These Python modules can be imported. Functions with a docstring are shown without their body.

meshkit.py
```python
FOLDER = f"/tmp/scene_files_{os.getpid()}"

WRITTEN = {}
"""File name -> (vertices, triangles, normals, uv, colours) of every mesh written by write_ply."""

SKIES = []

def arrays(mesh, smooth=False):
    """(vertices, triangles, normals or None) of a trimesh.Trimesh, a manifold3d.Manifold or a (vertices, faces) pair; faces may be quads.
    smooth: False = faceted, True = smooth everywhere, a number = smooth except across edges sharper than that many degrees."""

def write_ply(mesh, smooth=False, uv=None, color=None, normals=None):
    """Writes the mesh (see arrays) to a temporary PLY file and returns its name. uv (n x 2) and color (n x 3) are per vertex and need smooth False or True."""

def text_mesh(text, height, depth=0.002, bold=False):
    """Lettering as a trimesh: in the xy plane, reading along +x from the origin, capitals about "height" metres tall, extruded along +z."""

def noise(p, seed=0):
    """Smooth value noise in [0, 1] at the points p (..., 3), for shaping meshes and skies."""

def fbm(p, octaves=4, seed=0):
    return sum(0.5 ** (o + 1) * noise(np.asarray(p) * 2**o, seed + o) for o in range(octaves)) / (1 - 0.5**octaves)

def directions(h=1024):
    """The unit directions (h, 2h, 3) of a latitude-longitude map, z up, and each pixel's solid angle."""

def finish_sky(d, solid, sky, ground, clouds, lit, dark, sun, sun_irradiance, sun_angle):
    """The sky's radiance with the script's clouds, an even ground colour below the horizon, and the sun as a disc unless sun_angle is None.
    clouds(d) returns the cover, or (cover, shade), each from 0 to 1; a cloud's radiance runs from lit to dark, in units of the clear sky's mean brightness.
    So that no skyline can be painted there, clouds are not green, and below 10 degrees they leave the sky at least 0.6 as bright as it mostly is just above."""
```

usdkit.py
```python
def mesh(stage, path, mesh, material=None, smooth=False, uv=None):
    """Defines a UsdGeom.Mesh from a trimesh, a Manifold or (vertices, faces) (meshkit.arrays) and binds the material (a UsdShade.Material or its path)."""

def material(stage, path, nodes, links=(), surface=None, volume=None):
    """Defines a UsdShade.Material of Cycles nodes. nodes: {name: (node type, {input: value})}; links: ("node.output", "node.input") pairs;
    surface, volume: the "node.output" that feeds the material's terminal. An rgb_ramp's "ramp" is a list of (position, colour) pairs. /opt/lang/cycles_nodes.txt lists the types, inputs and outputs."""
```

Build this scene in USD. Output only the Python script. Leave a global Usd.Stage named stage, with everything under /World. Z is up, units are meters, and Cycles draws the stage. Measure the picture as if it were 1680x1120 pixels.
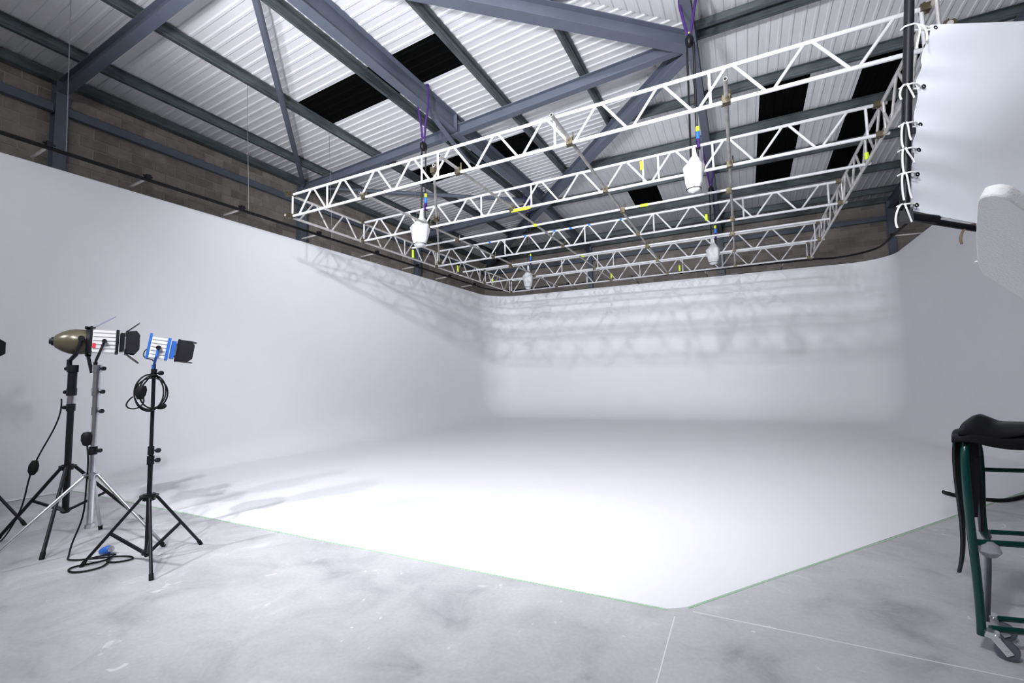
import math, numpy as np, trimesh, usdkit, meshkit
from pxr import Usd, UsdGeom, UsdLux, Gf, Sdf, UsdShade
from shapely.geometry import Polygon

stage = Usd.Stage.CreateInMemory()
UsdGeom.SetStageUpAxis(stage, UsdGeom.Tokens.z)
UsdGeom.SetStageMetersPerUnit(stage, 1.0)
UsdGeom.Xform.Define(stage, '/World')
stage.SetDefaultPrim(stage.GetPrimAtPath('/World'))
UsdGeom.Scope.Define(stage, '/World/Looks')
V = lambda *a: np.array(a, float)

# ------------------------------------------------------------------ camera
yaw, pitch, roll = np.radians([26.758, 4.446, -1.255])
fw = V(-math.sin(yaw) * math.cos(pitch), math.cos(yaw) * math.cos(pitch), math.sin(pitch))
rt = V(math.cos(yaw), math.sin(yaw), 0)
up = np.cross(rt, fw)
rt, up = rt * math.cos(roll) + up * math.sin(roll), -rt * math.sin(roll) + up * math.cos(roll)
EYE = V(0, 0, 1.65)
cam = UsdGeom.Camera.Define(stage, '/World/camera')
m4 = np.eye(4)
m4[0, :3], m4[1, :3], m4[2, :3], m4[3, :3] = rt, up, -fw, EYE
cam.AddTransformOp().Set(Gf.Matrix4d(m4.tolist()))
cam.CreateHorizontalApertureAttr(36.0)
cam.CreateVerticalApertureAttr(24.0)
cam.CreateFocalLengthAttr(36.0 * 747 / 1680)
cam.CreateClippingRangeAttr(Gf.Vec2f(0.05, 200))
cam.CreateExposureAttr(0.0)

# ------------------------------------------------------------------ lights: the studio's working lamps, high up by the front wall
def sphere_light(name, loc, r, power, color):
    l = UsdLux.SphereLight.Define(stage, '/World/' + name)
    l.AddTranslateOp().Set(Gf.Vec3d(*map(float, loc)))
    l.CreateRadiusAttr(r)
    l.CreateIntensityAttr(power)
    l.CreateColorAttr(Gf.Vec3f(*color))
    l.CreateNormalizeAttr(True)
    return l

def disk_light(name, loc, aim, r, power, color):
    l = UsdLux.DiskLight.Define(stage, '/World/' + name)
    z = -V(*aim) / np.linalg.norm(aim); x = np.cross(V(0, 0, 1), z); x /= np.linalg.norm(x); y = np.cross(z, x)
    m = np.eye(4); m[0, :3], m[1, :3], m[2, :3], m[3, :3] = x, y, z, loc
    l.AddTransformOp().Set(Gf.Matrix4d(m.tolist()))
    l.CreateRadiusAttr(r); l.CreateIntensityAttr(power); l.CreateColorAttr(Gf.Vec3f(*color)); l.CreateNormalizeAttr(True)
    return l

def spot_light(name, loc, target, r, half_angle, soft, power, color):
    l = sphere_light(name, loc, r, power, color)
    z = V(*loc) - V(*target); z /= np.linalg.norm(z); x = np.cross(V(0, 0, 1), z); x /= np.linalg.norm(x); y = np.cross(z, x)
    m = np.eye(4); m[0, :3], m[1, :3], m[2, :3], m[3, :3] = x, y, z, loc
    l.ClearXformOpOrder(); l.GetPrim().RemoveProperty('xformOp:translate')
    l.AddTransformOp().Set(Gf.Matrix4d(m.tolist()))
    sh = UsdLux.ShapingAPI.Apply(l.GetPrim())
    sh.CreateShapingConeAngleAttr(half_angle); sh.CreateShapingConeSoftnessAttr(soft)
    return l

COOL = (0.925, 0.945, 1.0)
sphere_light('lamp_light', (-1.2, -1.4, 6.7), 0.2, 105, COOL)
sphere_light('lamp_light_001', (-6.4, -1.5, 5.6), 0.16, 30, COOL)
spot_light('spot_lamp', (-1.2, -1.4, 6.7), (-2.5, 18, 2.2), 0.08, 26, 0.7, 130, COOL)
spot_light('spot_lamp_001', (-0.6, -1.4, 6.7), (-4.6, 9.5, 1.3), 0.09, 42, 0.8, 700, COOL)
spot_light('spot_lamp_002', (-2.6, -1.5, 6.9), (-5, 9.5, 1.5), 0.09, 42, 0.8, 650, COOL)
spot_light('spot_lamp_003', (-2.5, -1.5, 3.0), (-3.8, 8, 8.4), 0.3, 46, 0.8, 1150, COOL)
spot_light('spot_lamp_004', (-5.0, -1.6, 3.2), (-5.6, 10.5, 8.3), 0.3, 34, 0.8, 520, COOL)
spot_light('spot_lamp_005', (-0.6, -1.6, 3.2), (1.4, 12, 8.3), 0.3, 26, 0.8, 480, COOL)
spot_light('spot_lamp_006', (1.2, -1.5, 4.4), (1.6, 4.0, 3.5), 0.3, 24, 0.8, 190, COOL)
spot_light('spot_lamp_007', (-1.2, -1.4, 6.7), (-1.2, 2.9, 0.2), 0.2, 29, 0.9, 230, COOL)
spot_light('spot_lamp_008', (-6.5, -1.6, 5.4), (-3.9, 5.0, 0), 0.1, 27, 0.8, 300, COOL)

# ------------------------------------------------------------------ materials
def mat(name, color, rough=0.5, metal=0.0, var=0.0, scale=4.0, bump=0.0, bscale=None, rand=0.0, detail=4.0, spec=0.5, stretch=None, extra=None):
    n = {'p': ('principled_bsdf', {'base_color': color, 'roughness': rough, 'metallic': metal, 'specular_ior_level': spec, **(extra or {})})}
    l = []
    if var or bump:
        n['tc'] = ('texture_coordinate', {})
        src = 'tc.object'
        if stretch:
            n['mp'] = ('mapping', {'scale': stretch}); l.append((src, 'mp.vector')); src = 'mp.vector'
    if var:
        n['n'] = ('noise_texture', {'scale': scale, 'detail': detail, 'roughness': 0.6})
        c = np.array(color)
        n['r'] = ('rgb_ramp', {'ramp': [(0.3, tuple(c * (1 - var))), (0.7, tuple(np.minimum(c * (1 + var), 1)))]})
        l += [(src, 'n.vector'), ('n.fac', 'r.fac'), ('r.color', 'p.base_color')]
    if rand:
        n['oi'] = ('object_info', {})
        n['mr'] = ('map_range', {'to_min': 1 - rand, 'to_max': 1 + rand})
        n['h'] = ('hsv', {'color': color})
        l += [('oi.random', 'mr.value'), ('mr.result', 'h.value')]
        if var:
            l = [x for x in l if x[1] != 'p.base_color'] + [('r.color', 'h.color')]
        l.append(('h.color', 'p.base_color'))
    if bump:
        n['bn'] = ('noise_texture', {'scale': bscale or scale * 4, 'detail': 5})
        n['b'] = ('bump', {'strength': bump, 'distance': 0.02})
        l += [(src, 'bn.vector'), ('bn.fac', 'b.height'), ('b.normal', 'p.normal')]
    return usdkit.material(stage, '/World/Looks/' + name, n, l, surface='p.BSDF')

M = {
    'paint': mat('cove_paint', (0.80, 0.80, 0.825), 0.55, var=0.012, scale=0.7, bump=0.02, bscale=6, spec=0.3),
    'sheet': mat('roof_sheet_steel', (0.78, 0.78, 0.80), 0.45, var=0.03, scale=1.2),
    'blackout': mat('blackout_sheet', (0.002, 0.002, 0.002), 0.8, spec=0.05),
    'steel': mat('painted_steel', (0.118, 0.136, 0.178), 0.5, var=0.08, scale=2.5),
    'galv': mat('galvanised_purlin', (0.105, 0.125, 0.13), 0.42, 0.35, var=0.35, scale=2.2, stretch=(1, 1, 4)),
    'block': mat('concrete_block', (0.27, 0.245, 0.22), 0.95, var=0.18, scale=5, bump=0.35, bscale=60, rand=0.22),
    'mortar': mat('mortar', (0.33, 0.30, 0.27), 0.95, var=0.1, scale=9, bump=0.3, bscale=70),
    'white_alu': mat('white_powder_tube', (0.56, 0.56, 0.57), 0.35, 0.0, var=0.03, scale=6),
    'alu': mat('worn_aluminium_tube', (0.62, 0.60, 0.58), 0.38, 0.55, var=0.15, scale=7),
    'scaf': mat('scaffold_tube_steel', (0.44, 0.42, 0.40), 0.45, 0.5, var=0.25, scale=6),
    'scafdark': mat('bare_grey_tube', (0.16, 0.17, 0.20), 0.3, 0.7),
    'coupler': mat('coupler_brass_zinc', (0.11, 0.095, 0.06), 0.45, 0.7, var=0.3, scale=20),
    'yellow': mat('fluorescent_tape', (0.62, 0.80, 0.03), 0.6),
    'bluetape': mat('blue_tape', (0.02, 0.16, 0.75), 0.6),
    'purple': mat('purple_sling', (0.055, 0.018, 0.15), 0.85, var=0.2, scale=30),
    'black': mat('black_metal', (0.009, 0.009, 0.012), 0.4, 0.0, var=0.2, scale=8, spec=0.25),
    'rubber': mat('black_rubber', (0.007, 0.007, 0.008), 0.6, spec=0.2),
    'cloth_black': mat('black_leathercloth', (0.008, 0.008, 0.011), 0.42, var=0.3, scale=8, bump=0.12, bscale=25),
    'chrome': mat('chrome_stand', (0.62, 0.62, 0.66), 0.2, 0.95, var=0.08, scale=9),
    'silver': mat('silver_housing', (0.80, 0.80, 0.81), 0.35, 0.25),
    'olive': mat('olive_housing', (0.105, 0.095, 0.062), 0.28, 0.25, var=0.06, scale=9),
    'blue': mat('blue_housing', (0.02, 0.12, 0.48), 0.4),
    'red': mat('red_sticker', (0.65, 0.02, 0.04), 0.5),
    'flag': mat('frosted_flag', (0.45, 0.47, 0.58), 0.5, extra={'alpha': 0.7}),
    'lens': mat('lamp_lens', (0.5, 0.5, 0.52), 0.1, 0.2),
    'bag': mat('white_bag_cloth', (0.60, 0.60, 0.61), 0.85, var=0.04, scale=10, bump=0.15, bscale=18),
    'chain': mat('black_chain', (0.02, 0.018, 0.02), 0.45, 0.5),
    'silk': mat('white_silk_cloth', (0.70, 0.72, 0.78), 0.8, var=0.015, scale=5, bump=0.05, bscale=9),
    'tie': mat('white_tie_cord', (0.80, 0.80, 0.80), 0.8),
    'foam': mat('white_polystyrene', (0.90, 0.91, 0.92), 0.85, bump=0.25, bscale=120),
    'green': mat('green_enamel_tube', (0.002, 0.050, 0.040), 0.22, 0.1, var=0.1, scale=12),
    'wheel': mat('grey_castor_tyre', (0.10, 0.11, 0.14), 0.25),
    'bright': mat('zinc_castor_fork', (0.78, 0.79, 0.82), 0.18, 0.9),
    'plastic': mat('clear_wrap', (0.55, 0.57, 0.62), 0.12, extra={'transmission_weight': 0.5}),
    'tape_green': mat('green_masking_tape', (0.36, 0.54, 0.37), 0.7),
    'chalk': mat('white_floor_line', (0.75, 0.76, 0.78), 0.8),
    'wire': mat('thin_hanger_wire', (0.35, 0.36, 0.38), 0.4, 0.6),
    'brown': mat('brown_cord', (0.16, 0.11, 0.07), 0.7),
}

def concrete():
    n = {'tc': ('texture_coordinate', {}),
         'n1': ('noise_texture', {'scale': 0.55, 'detail': 6, 'roughness': 0.62, 'distortion': 0.6}),
         'n2': ('noise_texture', {'scale': 1.9, 'detail': 7, 'roughness': 0.62, 'distortion': 0.7}),
         'n3': ('noise_texture', {'scale': 38, 'detail': 3}),
         'r1': ('rgb_ramp', {'ramp': [(0.30, (0.44, 0.44, 0.455)), (0.5, (0.51, 0.51, 0.52)), (0.70, (0.57, 0.57, 0.575))]}),
         'r2': ('rgb_ramp', {'ramp': [(0.28, (0.62, 0.62, 0.65)), (0.40, (0.86, 0.86, 0.87)), (0.52, (0.98, 0.98, 0.98)), (0.60, (1, 1, 1)), (0.72, (1.2, 1.2, 1.2))]}),
         'r3': ('rgb_ramp', {'ramp': [(0.25, (0.93, 0.93, 0.93)), (0.75, (1.05, 1.05, 1.05))]}),
         'n4': ('noise_texture', {'scale': 4.5, 'detail': 3, 'roughness': 0.5, 'distortion': 1.5}), 'r4': ('rgb_ramp', {'ramp': [(0.0, (1, 1, 1)), (0.69, (1, 1, 1)), (0.73, (1.35, 1.35, 1.35))]}), 'm3': ('mix', {'mix_type': 'multiply', 'fac': 1.0}),
         'm1': ('mix', {'mix_type': 'multiply', 'fac': 1.0}), 'm2': ('mix', {'mix_type': 'multiply', 'fac': 1.0}),
         'rr': ('map_range', {'from_min': 0.3, 'from_max': 0.7, 'to_min': 0.42, 'to_max': 0.62}),
         'b': ('bump', {'strength': 0.12, 'distance': 0.02}),
         'p': ('principled_bsdf', {'specular_ior_level': 0.4})}
    l = [('tc.object', 'n1.vector'), ('tc.object', 'n2.vector'), ('tc.object', 'n3.vector'), ('n1.fac', 'r1.fac'), ('n2.fac', 'r2.fac'), ('n3.fac', 'r3.fac'),
         ('r1.color', 'm1.color1'), ('r2.color', 'm1.color2'), ('m1.color', 'm2.color1'), ('r3.color', 'm2.color2'), ('m2.color', 'm3.color1'), ('tc.object', 'n4.vector'), ('n4.fac', 'r4.fac'), ('r4.color', 'm3.color2'), ('m3.color', 'p.base_color'),
         ('n2.fac', 'rr.value'), ('rr.result', 'p.roughness'), ('n2.fac', 'b.height'), ('b.normal', 'p.normal')]
    return usdkit.material(stage, '/World/Looks/polished_concrete', n, l, surface='p.BSDF')

def far_blocks():
    n = {'g': ('geometry', {}), 'mp': ('mapping', {'rotation': (math.pi / 2, 0, 0)}),
         'bt': ('brick_texture', {'scale': 1.0, 'brick_width': 0.45, 'row_height': 0.23, 'mortar_size': 0.008, 'color1': (0.20, 0.185, 0.17), 'color2': (0.29, 0.265, 0.24), 'mortar': (0.30, 0.275, 0.25)}),
         'p': ('principled_bsdf', {'roughness': 0.95})}
    return usdkit.material(stage, '/World/Looks/far_block_wall', n, [('g.position', 'mp.vector'), ('mp.vector', 'bt.vector'), ('bt.color', 'p.base_color')], surface='p.BSDF')

M['concrete'] = concrete()
M['farblock'] = far_blocks()

# ------------------------------------------------------------------ helpers
used = {}
def numbered(path):
    k = used.get(path, 0)
    used[path] = k + 1
    return path if k == 0 else f'{path}_{k:03d}'

class MB:
    """collects shapes into one mesh"""
    def __init__(s): s.v, s.f, s.n = [], [], 0
    def add(s, v, f):
        v = np.asarray(v, float); f = np.asarray(f, int)
        if f.shape[1] == 4: f = np.vstack([f[:, [0, 1, 2]], f[:, [0, 2, 3]]])
        s.v.append(v); s.f.append(f + s.n); s.n += len(v); return s
    def mesh(s, t): return s.add(t.vertices, t.faces)
    def box(s, c, size, R=None):
        b = trimesh.creation.box(size)
        v = b.vertices if R is None else b.vertices @ np.asarray(R, float).T
        return s.add(v + np.asarray(c, float), b.faces)
    def beam(s, p, q, w, h, upv=(0, 0, 1), off=(0, 0)):
        """box from p to q; w sideways, h along up"""
        p, q = V(*p), V(*q); d = q - p; L = np.linalg.norm(d); d /= L
        side = np.cross(d, V(*upv)); side /= np.linalg.norm(side); u = np.cross(side, d)
        c = (p + q) / 2 + side * off[0] + u * off[1]
        return s.box(c, (L, w, h), np.stack([d, side, u], 1))
    def tube(s, p, q, r, r2=None, seg=12):
        return s.path([p, q], r, seg, None if r2 is None else [r, r2])
    def path(s, pts, r, seg=10, radii=None, closed=False):
        P = np.array([np.asarray(x, float) for x in pts]); n = len(P)
        rad = np.full(n, r) if radii is None else np.array(radii, float)
        T = np.empty_like(P)
        for i in range(n):
            a, b = (P[(i - 1) % n], P[(i + 1) % n]) if closed else (P[max(i - 1, 0)], P[min(i + 1, n - 1)])
            T[i] = (b - a) / max(np.linalg.norm(b - a), 1e-9)
        ref = V(0, 0, 1) if abs(T[0][2]) < 0.9 else V(1, 0, 0)
        N = np.cross(T[0], ref); N /= np.linalg.norm(N)
        vs = []
        an = np.linspace(0, 2 * math.pi, seg, endpoint=False)
        for i in range(n):
            N = N - T[i] * (N @ T[i]); N /= np.linalg.norm(N); B = np.cross(T[i], N)
            vs.append(P[i] + rad[i] * (np.cos(an)[:, None] * N + np.sin(an)[:, None] * B))
        v = np.vstack(vs); f = []
        for i in range(n if closed else n - 1):
            j = (i + 1) % n
            for k in range(seg):
                k2 = (k + 1) % seg
                f.append([i * seg + k, i * seg + k2, j * seg + k2, j * seg + k])
        f = np.array(f); f = np.vstack([f[:, [0, 1, 2]], f[:, [0, 2, 3]]])
        if not closed:
            a, b = len(v), len(v) + 1
            v = np.vstack([v, P[0], P[-1]])
            cap = [[a, (k + 1) % seg, k] for k in range(seg)] + [[b, (n - 1) * seg + k, (n - 1) * seg + (k + 1) % seg] for k in range(seg)]
            f = np.vstack([f, cap])
        return s.add(v, f)
    def lathe(s, prof, origin=(0, 0, 0), axis=(0, 0, 1), seg=24, squash=(1, 1)):
        """prof: (radius, height) pairs"""
        a = V(*axis); a /= np.linalg.norm(a)
        ref = V(0, 0, 1) if abs(a[2]) < 0.9 else V(1, 0, 0)
        x = np.cross(a, ref); x /= np.linalg.norm(x); y = np.cross(a, x)
        an = np.linspace(0, 2 * math.pi, seg, endpoint=False)
        v = np.vstack([np.asarray(origin, float) + a * h + r * (np.cos(an)[:, None] * x * squash[0] + np.sin(an)[:, None] * y * squash[1]) for r, h in prof])
        f = [[i * seg + k, i * seg + (k + 1) % seg, (i + 1) * seg + (k + 1) % seg, (i + 1) * seg + k] for i in range(len(prof) - 1) for k in range(seg)]
        return s.add(v, f)
    def prism(s, poly, depth, R=None, c=(0, 0, 0)):
        t = trimesh.creation.extrude_polygon(poly if isinstance(poly, Polygon) else Polygon(poly), depth, engine='earcut')
        v = t.vertices if R is None else t.vertices @ np.asarray(R, float).T
        return s.add(v + np.asarray(c, float), t.faces)
    def get(s, shift=None):
        v = np.vstack(s.v)
        return (v if shift is None else v - shift, np.vstack(s.f))

class T:
    """a top-level thing; parts take world coordinates (rot=0) or local ones (local=True)"""
    def __init__(s, name, label, cat, loc=(0, 0, 0), rotz=0.0, group=None, kind=None, local=False):
        s.path = numbered('/World/' + name); s.loc = V(*loc); s.local = local
        x = UsdGeom.Xform.Define(stage, s.path)
        x.AddTranslateOp().Set(Gf.Vec3d(*map(float, loc)))
        if rotz: x.AddRotateZOp().Set(float(rotz))
        tag(x.GetPrim(), label, cat, group, kind)
    def part(s, name, mb, m, label=None, smooth=35, under=None, kind=None):
        path = numbered((under or s.path) + '/' + name)
        g = usdkit.mesh(stage, path, mb.get(None if s.local else s.loc), M[m] if isinstance(m, str) else m, smooth=smooth)
        if label: g.GetPrim().SetCustomDataByKey('label', label)
        if kind: g.GetPrim().SetCustomDataByKey('kind', kind)
        return path

GROUPS = {'lattice_truss': 'lattice trusses of the hanging grid', 'scaffold_tube': 'loose tubes lying on the hanging grid', 'chain_hoist': 'bagged chain hoists over the grid', 'lifting_sling': 'purple lifting slings',
          'rafter': 'grey roof rafters', 'hip_beam': 'grey hip beams', 'roof_brace': 'slim roof braces', 'steel_column': 'steel columns along the block walls', 'tie_beam': 'tie beams along the block walls',
          'light_stand': 'tripod light stands at the left', 'film_lamp': 'film lamps on the stands', 'lamp_cable': 'black lamp cables', 'tape_line': 'green tape lines round the white floor'}
def tag(p, label=None, cat=None, group=None, kind=None):
    if cat and not group: group = GROUPS.get(p.GetName().rstrip('0123456789').rstrip('_'))
    for k, v in (('label', label), ('category', cat), ('group', group), ('kind', kind)):
        if v: p.SetCustomDataByKey(k, v)

def arc(c, r, a0, a1, n, z=0.0):
    return [V(c[0] + r * math.cos(a), c[1] + r * math.sin(a), z) for a in np.radians(np.linspace(a0, a1, n))]

# ================================================================== SETTING
XL, XR, YF, YB = -12.1, 13.0, -2.1, 20.9       # inner faces of the building
XJ, YJ = -0.55, 9.42                            # where the hips meet the ridge
SL = 0.057
zs = lambda x, y: 8.65 - SL * max(abs(y - YJ), XJ - x, 0) if x < XJ else 8.65 - SL * abs(y - YJ)

floor = T('floor', 'mottled grey polished concrete studio floor', 'floor', kind='structure')
floor.part('slab', MB().box(((XL + XR) / 2, (YF + YB) / 2, -0.1), (XR - XL + 0.8, YB - YF + 0.8, 0.2)), 'concrete', smooth=False)
for p, q in (((-0.505, 3.37), (-0.49, -1.9)), ((-0.40, 3.49), (3.2, 3.42))):
    floor.part('joint_line', MB().beam((*p, 0.0005), (*q, 0.0005), 0.007, 0.002), 'chalk', smooth=False, label='thin white line in the concrete')

# --- walls of the building
wl = T('wall_left', 'concrete block wall behind the cove on the left', 'wall', kind='structure')
wl.part('backing', MB().box((XL - 0.115, (YF + YB) / 2, 4.1), (0.2, YB - YF + 0.4, 8.2)), 'mortar', smooth=False)
rng = np.random.default_rng(5)
bh, bl, rest = 0.23, 0.45, MB()
def block(mb, y, z, h=bh - 0.014):
    d = rng.uniform(-0.004, 0.004)
    c, s = V(XL - 0.03 + d * 0.7, y, z), V(0.05, bl - 0.014, h) / 2
    v = []
    for zz in (-1, 1):
        for yy in (-1, 1): v += [c + s * V(-1, yy, zz), c + s * V(1, yy, zz) - V(0, yy, zz) * 0.006]
    v = np.array(v)                     # a block with a chamfered face
    return mb.add(v, [[1, 3, 7, 5], [0, 1, 5, 4], [2, 6, 7, 3], [4, 5, 7, 6], [0, 2, 3, 1]])
nb = 0
for row in range(34):
    z = bh * (row + 0.5)
    for k in range(-5, 46):
        y = k * bl + (bl / 2 if row % 2 else 0) + 0.1
        if y < YF + 0.25 or y > YB - 0.25 or z > 7.75: continue
        if z > 5.9 and 2.6 < y < 16.2 and nb < 296:
            wl.part('block', block(MB(), y, z), 'block', smooth=False); nb += 1
        elif z > 5.2: block(rest, y, z)
wl.part('block_courses', rest, 'block', smooth=False, kind='stuff')
wb = T('wall_back', 'dark concrete block wall above the back of the cove', 'wall', kind='structure')
wb.part('blockwork', MB().box(((XL + XR) / 2, YB + 0.1, 4.1), (XR - XL + 0.4, 0.2, 8.2)), 'farblock', smooth=False)
wr = T('wall_right', 'far right block wall of the hall, out of view', 'wall', kind='structure')
wr.part('blockwork', MB().box((XR + 0.1, (YF + YB) / 2, 4.1), (0.2, YB - YF, 8.2)), 'mortar', smooth=False)
wf = T('wall_front', 'front block wall of the hall behind the viewpoint', 'wall', kind='structure')
wf.part('blockwork', MB().box(((XL + XR) / 2, YF - 0.1, 4.1), (XR - XL, 0.2, 8.2)), 'mortar', smooth=False)

# --- roof: profiled sheets, rooflights, purlins
roof = T('ceiling', 'white profiled steel roof with black covered rooflights', 'ceiling', kind='structure')
PITCH = 0.206
def prof(u):                     # rib profile, downward rib
    t = (u / PITCH) % 1.0
    return -0.017 if t < 0.20 else (-0.017 * (1 - (t - 0.20) / 0.10) if t < 0.30 else (0.0 if t < 0.9 else -0.017 * (t - 0.9) / 0.1))
KN = [0.0, 0.2, 0.3, 0.9]
def sheet(u0, u1, span, point):
    """strip between u0 and u1 across the ribs; span(u) gives its two ends; point(u, w) a roof point"""
    us = sorted({round(x, 4) for x in [u0, u1] + [b * PITCH + k * PITCH for b in range(math.floor(u0 / PITCH) - 1, math.ceil(u1 / PITCH) + 1) for k in KN] if u0 <= x <= u1})
    va, fa = [], []
    for u in us:
        a, b = span(u)
        pa, pb, h = point(u, a), point(u, b), prof(u + 1e-6)
        va += [pa + V(0, 0, h), pb + V(0, 0, h), pa + V(0, 0, h + 0.02), pb + V(0, 0, h + 0.02)]
    for i in range(len(us) - 1):
        o, q = 4 * i, 4 * i + 4
        fa += [[o, q, q + 1, o + 1], [o + 2, o + 3, q + 3, q + 2]]
    e = 4 * (len(us) - 1)
    fa += [[0, 1, 3, 2], [e, e + 2, e + 3, e + 1]]
    return MB().add(va, fa)
CW = 1.03
pl_ = lambda u, w: V(w, u, zs(w, u))            # left slope: ribs run along x
pb_ = lambda u, w: V(u, w, zs(u, w))            # back and front slopes: ribs run along y
y0 = 6.9 - 9 * CW
for k in range(24):
    a, b = max(y0 + k * CW, YF - 0.1), min(y0 + (k + 1) * CW, YB + 0.1)
    if b - a < 0.1: continue
    end = lambda u: XJ - abs(u - YJ)
    if k in (9, 13):
        roof.part('roof_sheet', sheet(a, b, lambda u: (XL - 0.2, -9.0), pl_), 'sheet', smooth=False)
        roof.part('rooflight_cover', sheet(a, b, lambda u: (-9.0, -4.85), pl_), 'blackout', smooth=False, label='black covered rooflight')
        roof.part('roof_sheet', sheet(a, b, lambda u: (-4.85, max(end(u), -4.8)), pl_), 'sheet', smooth=False)
    else:
        roof.part('roof_sheet', sheet(a, b, lambda u: (XL - 0.2, max(end(u), XL - 0.15)), pl_), 'sheet', smooth=False)
x0 = 0.74 - 13 * CW
for k in range(26):
    a, b = max(x0 + k * CW, XL - 0.2), min(x0 + (k + 1) * CW, XR + 0.2)
    if b - a < 0.1: continue
    st = lambda u: YJ + max(0.0, XJ - u)
    if k in (13, 15):
        roof.part('roof_sheet', sheet(a, b, lambda u: (st(u), 11.72), pb_), 'sheet', smooth=False)
        roof.part('rooflight_cover', sheet(a, b, lambda u: (11.72, 17.84), pb_), 'blackout', smooth=False, label='black covered rooflight')
        roof.part('roof_sheet', sheet(a, b, lambda u: (17.84, YB + 0.15), pb_), 'sheet', smooth=False)
    elif k == 9:
        roof.part('roof_sheet', sheet(a, b, lambda u: (st(u), 15.7), pb_), 'sheet', smooth=False)
        roof.part('rooflight_cover', sheet(a, b, lambda u: (15.7, 17.84), pb_), 'blackout', smooth=False, label='black covered rooflight')
        roof.part('roof_sheet', sheet(a, b, lambda u: (17.84, YB + 0.15), pb_), 'sheet', smooth=False)
    else:
        roof.part('roof_sheet', sheet(a, b, lambda u: (min(st(u), YB + 0.1), YB + 0.15), pb_), 'sheet', smooth=False)
    roof.part('roof_sheet', sheet(a, b, lambda u: (max(2 * YJ - st(u), YF - 0.1), YF - 0.15), pb_), 'sheet', smooth=False)

def purlin(p, q, inward):
    """Z section 0.2 m deep, its top under the sheet"""
    p, q = V(*p), V(*q); mb = MB()
    mb.beam(p - V(0, 0, 0.10), q - V(0, 0, 0.10), 0.012, 0.2)
    i = V(*inward)
    mb.beam(p + i * 0.035 - V(0, 0, 0.006), q + i * 0.035 - V(0, 0, 0.006), 0.07, 0.012)
    mb.beam(p - i * 0.035 - V(0, 0, 0.194), q - i * 0.035 - V(0, 0, 0.194), 0.07, 0.012)
    mb.beam(p - i * 0.066 - V(0, 0, 0.18), q - i * 0.066 - V(0, 0, 0.18), 0.008, 0.028)
    mb.beam(p + i * 0.010 - V(0, 0, 0.11), q + i * 0.010 - V(0, 0, 0.11), 0.012, 0.07)
    return mb
D = [2.27, 4.24, 6.28, 8.42, 10.40]
for d in D:
    x = XJ - d; z = zs(x, YJ) - 0.037
    roof.part('purlin', purlin((x, max(YJ - d, YF), z), (x, min(YJ + d, YB), z), (1, 0, 0)), 'galv', smooth=False)
for d in D:
    for sg in (1, -1):
        y = YJ + sg * d; z = zs(XR, y) - 0.037
        roof.part('purlin', purlin((XJ - d, y, z), (XR, y, z), (0, -sg, 0)), 'galv', smooth=False)
roof.part('ridge_purlin', purlin((XJ, YJ + 0.12, 8.60), (XR, YJ + 0.12, 8.60), (0, -1, 0)), 'galv', smooth=False)
roof.part('ridge_purlin', purlin((XJ, YJ - 0.12, 8.60), (XR, YJ - 0.12, 8.60), (0, 1, 0)), 'galv', smooth=False)
# eaves gutter beams under the edge of the sheets
roof.part('eaves_beam', MB().beam((XL + 0.12, YF, 7.83), (XL + 0.12, YB, 7.83), 0.16, 0.2), 'galv', smooth=False)
roof.part('eaves_beam', MB().beam((XL, YB - 0.12, 7.83), (XR, YB - 0.12, 7.83), 0.16, 0.2), 'galv', smooth=False)

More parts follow.
